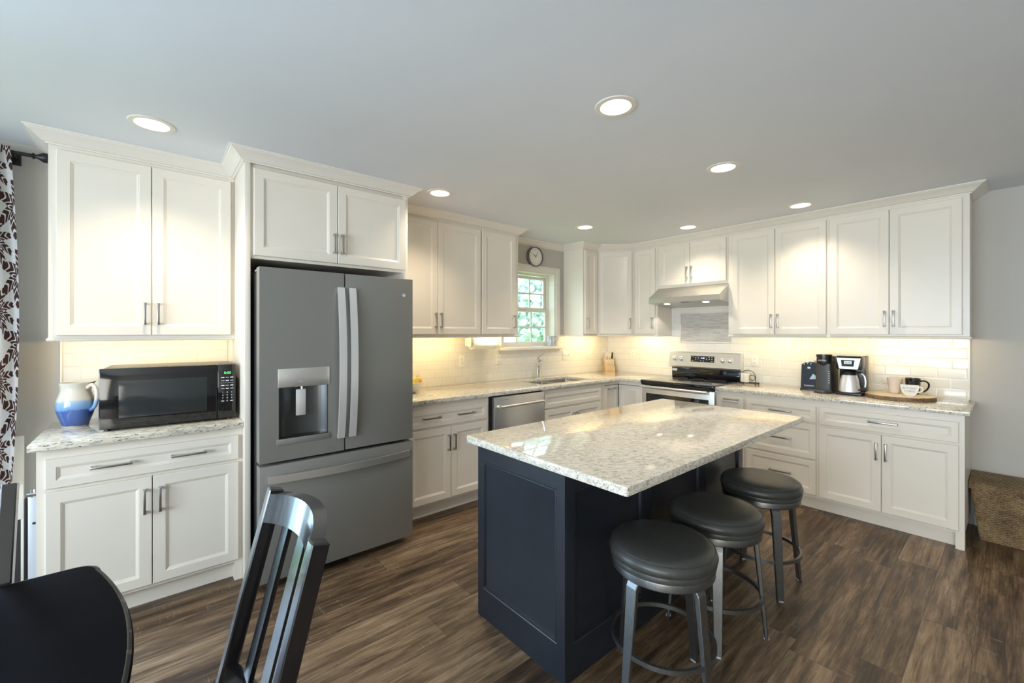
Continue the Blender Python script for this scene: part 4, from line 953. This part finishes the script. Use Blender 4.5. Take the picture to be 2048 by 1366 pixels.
# ------------------------------------------------------------------ coffee corner
t = thing('coffee_grinder', 'dark blue coffee grinder box behind the pod coffee maker', 'coffee grinder', (-.165, -2.325, CT), EAST+R(6))
bm = B(); prism(bm, [(-.062, .012), (.062, .012), (.056, .23), (.03, .245), (-.03, .24), (-.055, .225)], -.06, .06, 'xz'); obj('body', bm, 'label_blue', t)
bm = B(); box(bm, -.068, .068, -.068, .062, 0, .012, .003); obj('base', bm, 'black_plastic', t)
bm = B()
for k in range(7): bmesh.ops.create_icosphere(bm, subdivisions=1, radius=.013, matrix=Matrix.Translation((-.035+.012*k, -.05+.004*(k % 2), .226+.010*math.sin(k*1.4)+.003*k)))
obj('crumpled_top', bm, 'white_print', t, 0)
bm = B(); box(bm, -.012, .010, -.0612, -.06, .188, .204, .0004); obj('round_badge', bm, 'white_print', t)
bm = B(); prism(bm, [(.002, .095), (.052, .100), (.052, .125), (.028, .145)], -.0612, -.0598, 'xz'); obj('printed_picture', bm, 'label_pic', t)
text('lettering', 'Cuisinart', .020, (.0, -.0612, .040), 'white_print', t)
t = thing('pod_coffee_maker', 'tall slim charcoal pod coffee maker with round head', 'coffee maker', (-.235, -2.463, CT), EAST)
bm = B(); prism(bm, rrect(-.055, .055, -.115, .125, .018), .0, .245); box(bm, -.050, .050, -.0, .12, .24, .305, .006); obj('body', bm, 'coffee_grey', t)
o = obj('brew_head', lathe(B(), [(0, .225), (.040, .228), (.050, .240), (.053, .255), (.053, .292), (.050, .293), (.050, .297), (.056, .298), (.056, .318), (.053, .322), (0, .322)], 32), 'black_plastic', t); o.location = (-.002, -.075, 0)
bm = B(); lathe(bm, [(0, 0), (.062, 0), (.064, .004), (.064, .018), (.058, .026), (0, .026)], 32, (0, -.11, 0)); obj('drip_tray', bm, 'coffee_grey', t)
for k in range(6):
    bm = B(); box(bm, .038, .046, -.1162, -.1148, .085+.019*k, .091+.019*k); obj('button', bm, 'white_print', t)
text('lettering', 'KEURIG', .0165, (-.002, -.1290, .272), 'white_print', t)
t = thing('drip_coffee_maker', 'black and steel drip coffee maker with thermal carafe', 'coffee maker', (-.235, -2.635, CT), EAST)
bm = B(); box(bm, -.085, .085, .0, .13, 0, .315, .012); box(bm, -.085, .085, -.12, .02, .205, .312, .012); obj('body', bm, 'black_plastic', t)
bm = B(); box(bm, -.086, .086, -.135, .05, 0, .024, .008); obj('base', bm, 'black_plastic', t)
bm = B(); prism(bm, [(-.078, .300), (.078, .300), (.060, .212), (-.060, .212)], -.126, -.115, 'xz'); fp = obj('front_panel', bm, 'steel_mid', t)
bm = B(); prism(bm, [(-.048, .284), (.040, .284), (.034, .232), (-.042, .232)], -.128, -.1255, 'xz'); dp = obj('display_bezel', bm, 'black_gloss', fp)
bm = B(); box(bm, -.027, .022, -.1292, -.127, .252, .276); obj('display', bm, 'lcd', dp); text('clock_digits', '8:48', .020, (-.002, -.1297, .264), 'grey_print', dp)
bm = B(); box(bm, -.078, .078, -.122, .10, .312, .322, .005); obj('lid', bm, 'steel', t)
c = thing('carafe', 'steel thermal carafe with black lid and handle in the drip coffee maker', 'carafe', (-.310, -2.632, CT+.024), EAST)
obj('body', lathe(B(), [(0, 0), (.066, 0), (.070, .006), (.069, .03), (.060, .10), (.052, .132), (.050, .140), (0, .140)], 36), 'steel_v', c)
obj('lid', lathe(B(), [(.051, .138), (.050, .152), (.040, .168), (.018, .178), (0, .179)], 32), 'black_plastic', c)
bm = B(); bar(bm, smooth_path([(.045, -.01, .158), (.075, -.02, .163), (.098, -.028, .135), (.104, -.03, .085), (.096, -.028, .035), (.066, -.02, .022)]), .022, .014, (0, 1, 0)); h = obj('handle', bm, 'black_plastic', c)
bm = B(); bar(bm, smooth_path([(.083, -.036, .156), (.105, -.042, .132), (.111, -.044, .085), (.107, -.042, .05)]), .006, .008, (0, 1, 0)); obj('handle_insert', bm, 'steel', h)
# round board with cups
BC = (-.258, -2.925)
rr = random.Random(3); out = [(.203*(1+.018*math.sin(3*a)+.01*math.sin(7*a))*math.cos(a), .203*(1+.018*math.sin(3*a)+.01*math.sin(7*a))*math.sin(a)) for a in [2*PI*k/64 for k in range(64)]]
bm = B(); prism(bm, out, 0, .030); bmesh.ops.bevel(bm, geom=[e for e in bm.edges if e.calc_face_angle(0) > 1], offset=.003, segments=2, affect='EDGES', clamp_overlap=True)
solo('serving_board', bm, 'slab', 'round bark-edged wooden board holding the mugs', 'board', (*BC, CT), smooth=40)
t = thing('mug', 'pale blush flared mug on the wooden board', 'mug', (-.190, -2.892, CT+.030), EAST)
obj('body', lathe(B(), [(0, 0), (.028, 0), (.031, .003), (.036, .04), (.043, .08), (.049, .118), (.046, .119), (.033, .04), (.028, .008), (0, .008)], 32), 'pink_cer', t, 50)
bm = B(); tube(bm, smooth_path([(-.044, 0, .098), (-.070, 0, .103), (-.085, 0, .082), (-.074, 0, .055), (-.036, 0, .036)]), .0045, 10); obj('handle', bm, 'pink_cer', t)
t = thing('mug', 'glossy black mug behind the cup-shaped sign', 'mug', (-.150, -2.992, CT+.030), EAST)
obj('body', lathe(B(), [(0, 0), (.030, 0), (.036, .004), (.042, .03), (.046, .122), (.043, .123), (.038, .03), (.03, .008), (0, .008)], 32), 'black_cer', t, 50)
bm = B(); tube(bm, smooth_path([(.043, 0, .102), (.066, 0, .106), (.088, 0, .088), (.086, 0, .055), (.066, 0, .028), (.042, 0, .018)]), .006, 10); obj('handle', bm, 'black_cer', t)
t = thing('cup_sign', 'white cup-shaped wooden sign about coffee on the wooden board', 'sign', (-.285, -2.990, CT+.030), EAST)
cup = [(-.052, .082), (-.052, .066), (-.050, .050), (-.046, .035), (-.040, .021), (-.031, .009), (-.020, .0), (.022, .0), (.032, .008), (.040, .019), (.046, .033), (.050, .048), (.052, .066), (.052, .082)]
bm = B(); prism(bm, cup, -.006, .006, 'xz'); tube(bm, smooth_path([(.046, 0, .066), (.064, 0, .068), (.072, 0, .052), (.064, 0, .036), (.044, 0, .030)]), .006, 8); obj('plaque', bm, 'white_cer', t)
text('lettering', 'BUT FIRST', .0175, (0, -.0064, .055), 'grey_print', t); text('lettering', 'COFFEE', .0165, (0, -.0064, .033), 'grey_print', t)

# basket chest on the floor
t = thing('wicker_chest', 'lidded woven seagrass chest on the floor at the cabinet end', 'basket', (0, -3.30, 0), EAST)
bm = B(); L = []
for z, x0, x1, y0, y1 in ((0, .045, .62, -.300, -.060), (.02, .042, .623, -.303, -.058), (.345, .004, .656, -.325, -.040)): L.append([bm.verts.new((x, y, z)) for x, y in rrect(x0, x1, y0, y1, .012, 3)])
loops_to_faces(bm, L, True, True, True); bmesh.ops.recalc_face_normals(bm, faces=bm.faces); obj('body', bm, 'wicker', t)
bm = B(); prism(bm, [(-.028, .347), (-.333, .347), (-.336, .352), (-.334, .384), (-.328, .390), (-.20, .398), (-.06, .410), (-.03, .410)], -.004, .664, 'yz'); obj('lid', bm, 'wicker', t)

# ------------------------------------------------------------------ lamps
POS = ['over the microwave cabinet', 'in front of the refrigerator cabinet', 'in front of the sink window', 'over the panelled end of the island', 'over the range end of the island', 'in front of the coffee-corner wall cabinets', 'in front of the range hood']
for (x, y), p in zip(CANS, POS):
    t = thing('recessed_light', 'round white recessed ceiling light '+p, 'ceiling light', (x, y, H), 0, 'recessed ceiling lights')
    obj('trim_ring', lathe(B(), [(CR-.004, -.001), (CR-.003, -.005), (CR+.018, -.004), (CR+.022, -.0005), (CR-.004, -.0005)], 40, caps=False), 'trim', t)
    bm = lathe(B(), [(CR-.003, -.002), (.052, .062)], 40, caps=False); obj('baffle', bm, 'plate', t, 60)
    obj('lens', lathe(B(), [(0, .062), (.053, .062), (.053, .070), (0, .070)], 32), 'can_lens', t)
    l = bpy.data.lights.new('recessed_lamp', 'SPOT'); l.energy = 28; l.color = (1.0, .87, .68); l.spot_size = R(116); l.spot_blend = .9; l.shadow_soft_size = .05
    o = bpy.data.objects.new('recessed_lamp', l); C.objects.link(o); o.parent = t; o.location = (0, 0, .03)
def strip(loc, rz, w, where, e):
    t = thing('under_cabinet_light', 'slim warm light bar under '+where, 'light', loc, rz, 'under-cabinet light bars')
    bm = B(); box(bm, 0, w, -.012, .012, .006, .016, .002); obj('housing', bm, 'plate', t)
    bm = B(); box(bm, .01, w-.01, -.008, .008, .003, .0065); obj('diffuser', bm, 'led_strip', t)
    l = bpy.data.lights.new('bar_lamp', 'AREA'); l.shape = 'RECTANGLE'; l.size = w-.04; l.size_y = .012; l.energy = e; l.color = (1.0, .76, .36); o = bpy.data.objects.new('bar_lamp', l); C.objects.link(o)
    o.parent = t; o.location = (w/2, .012, .002); o.rotation_euler = (R(48), 0, 0)
ZL = 1.380
strip((-5.0, -.22, ZL), 0, .74, 'the microwave wall cabinet', 1.0)
strip((-3.2, -.24, ZL), 0, .80, 'the wall cabinet beside the refrigerator', 1.7)
strip((-2.29, -.26, ZL), 0, .40, 'the wall cabinet holding the paper towels', .8)
strip((-.84, -.24, ZL), 0, .50, 'the narrow cabinet by the window', 1.4)
strip((-.24, -.50, ZL), EAST, .38, 'the cabinet between corner and hood', 1.2)
strip((-.24, -1.72, ZL), EAST, .75, 'the wall cabinet beside the hood', 1.0)
strip((-.24, -2.52, ZL), EAST, .74, 'the coffee-corner wall cabinet', 1.0)
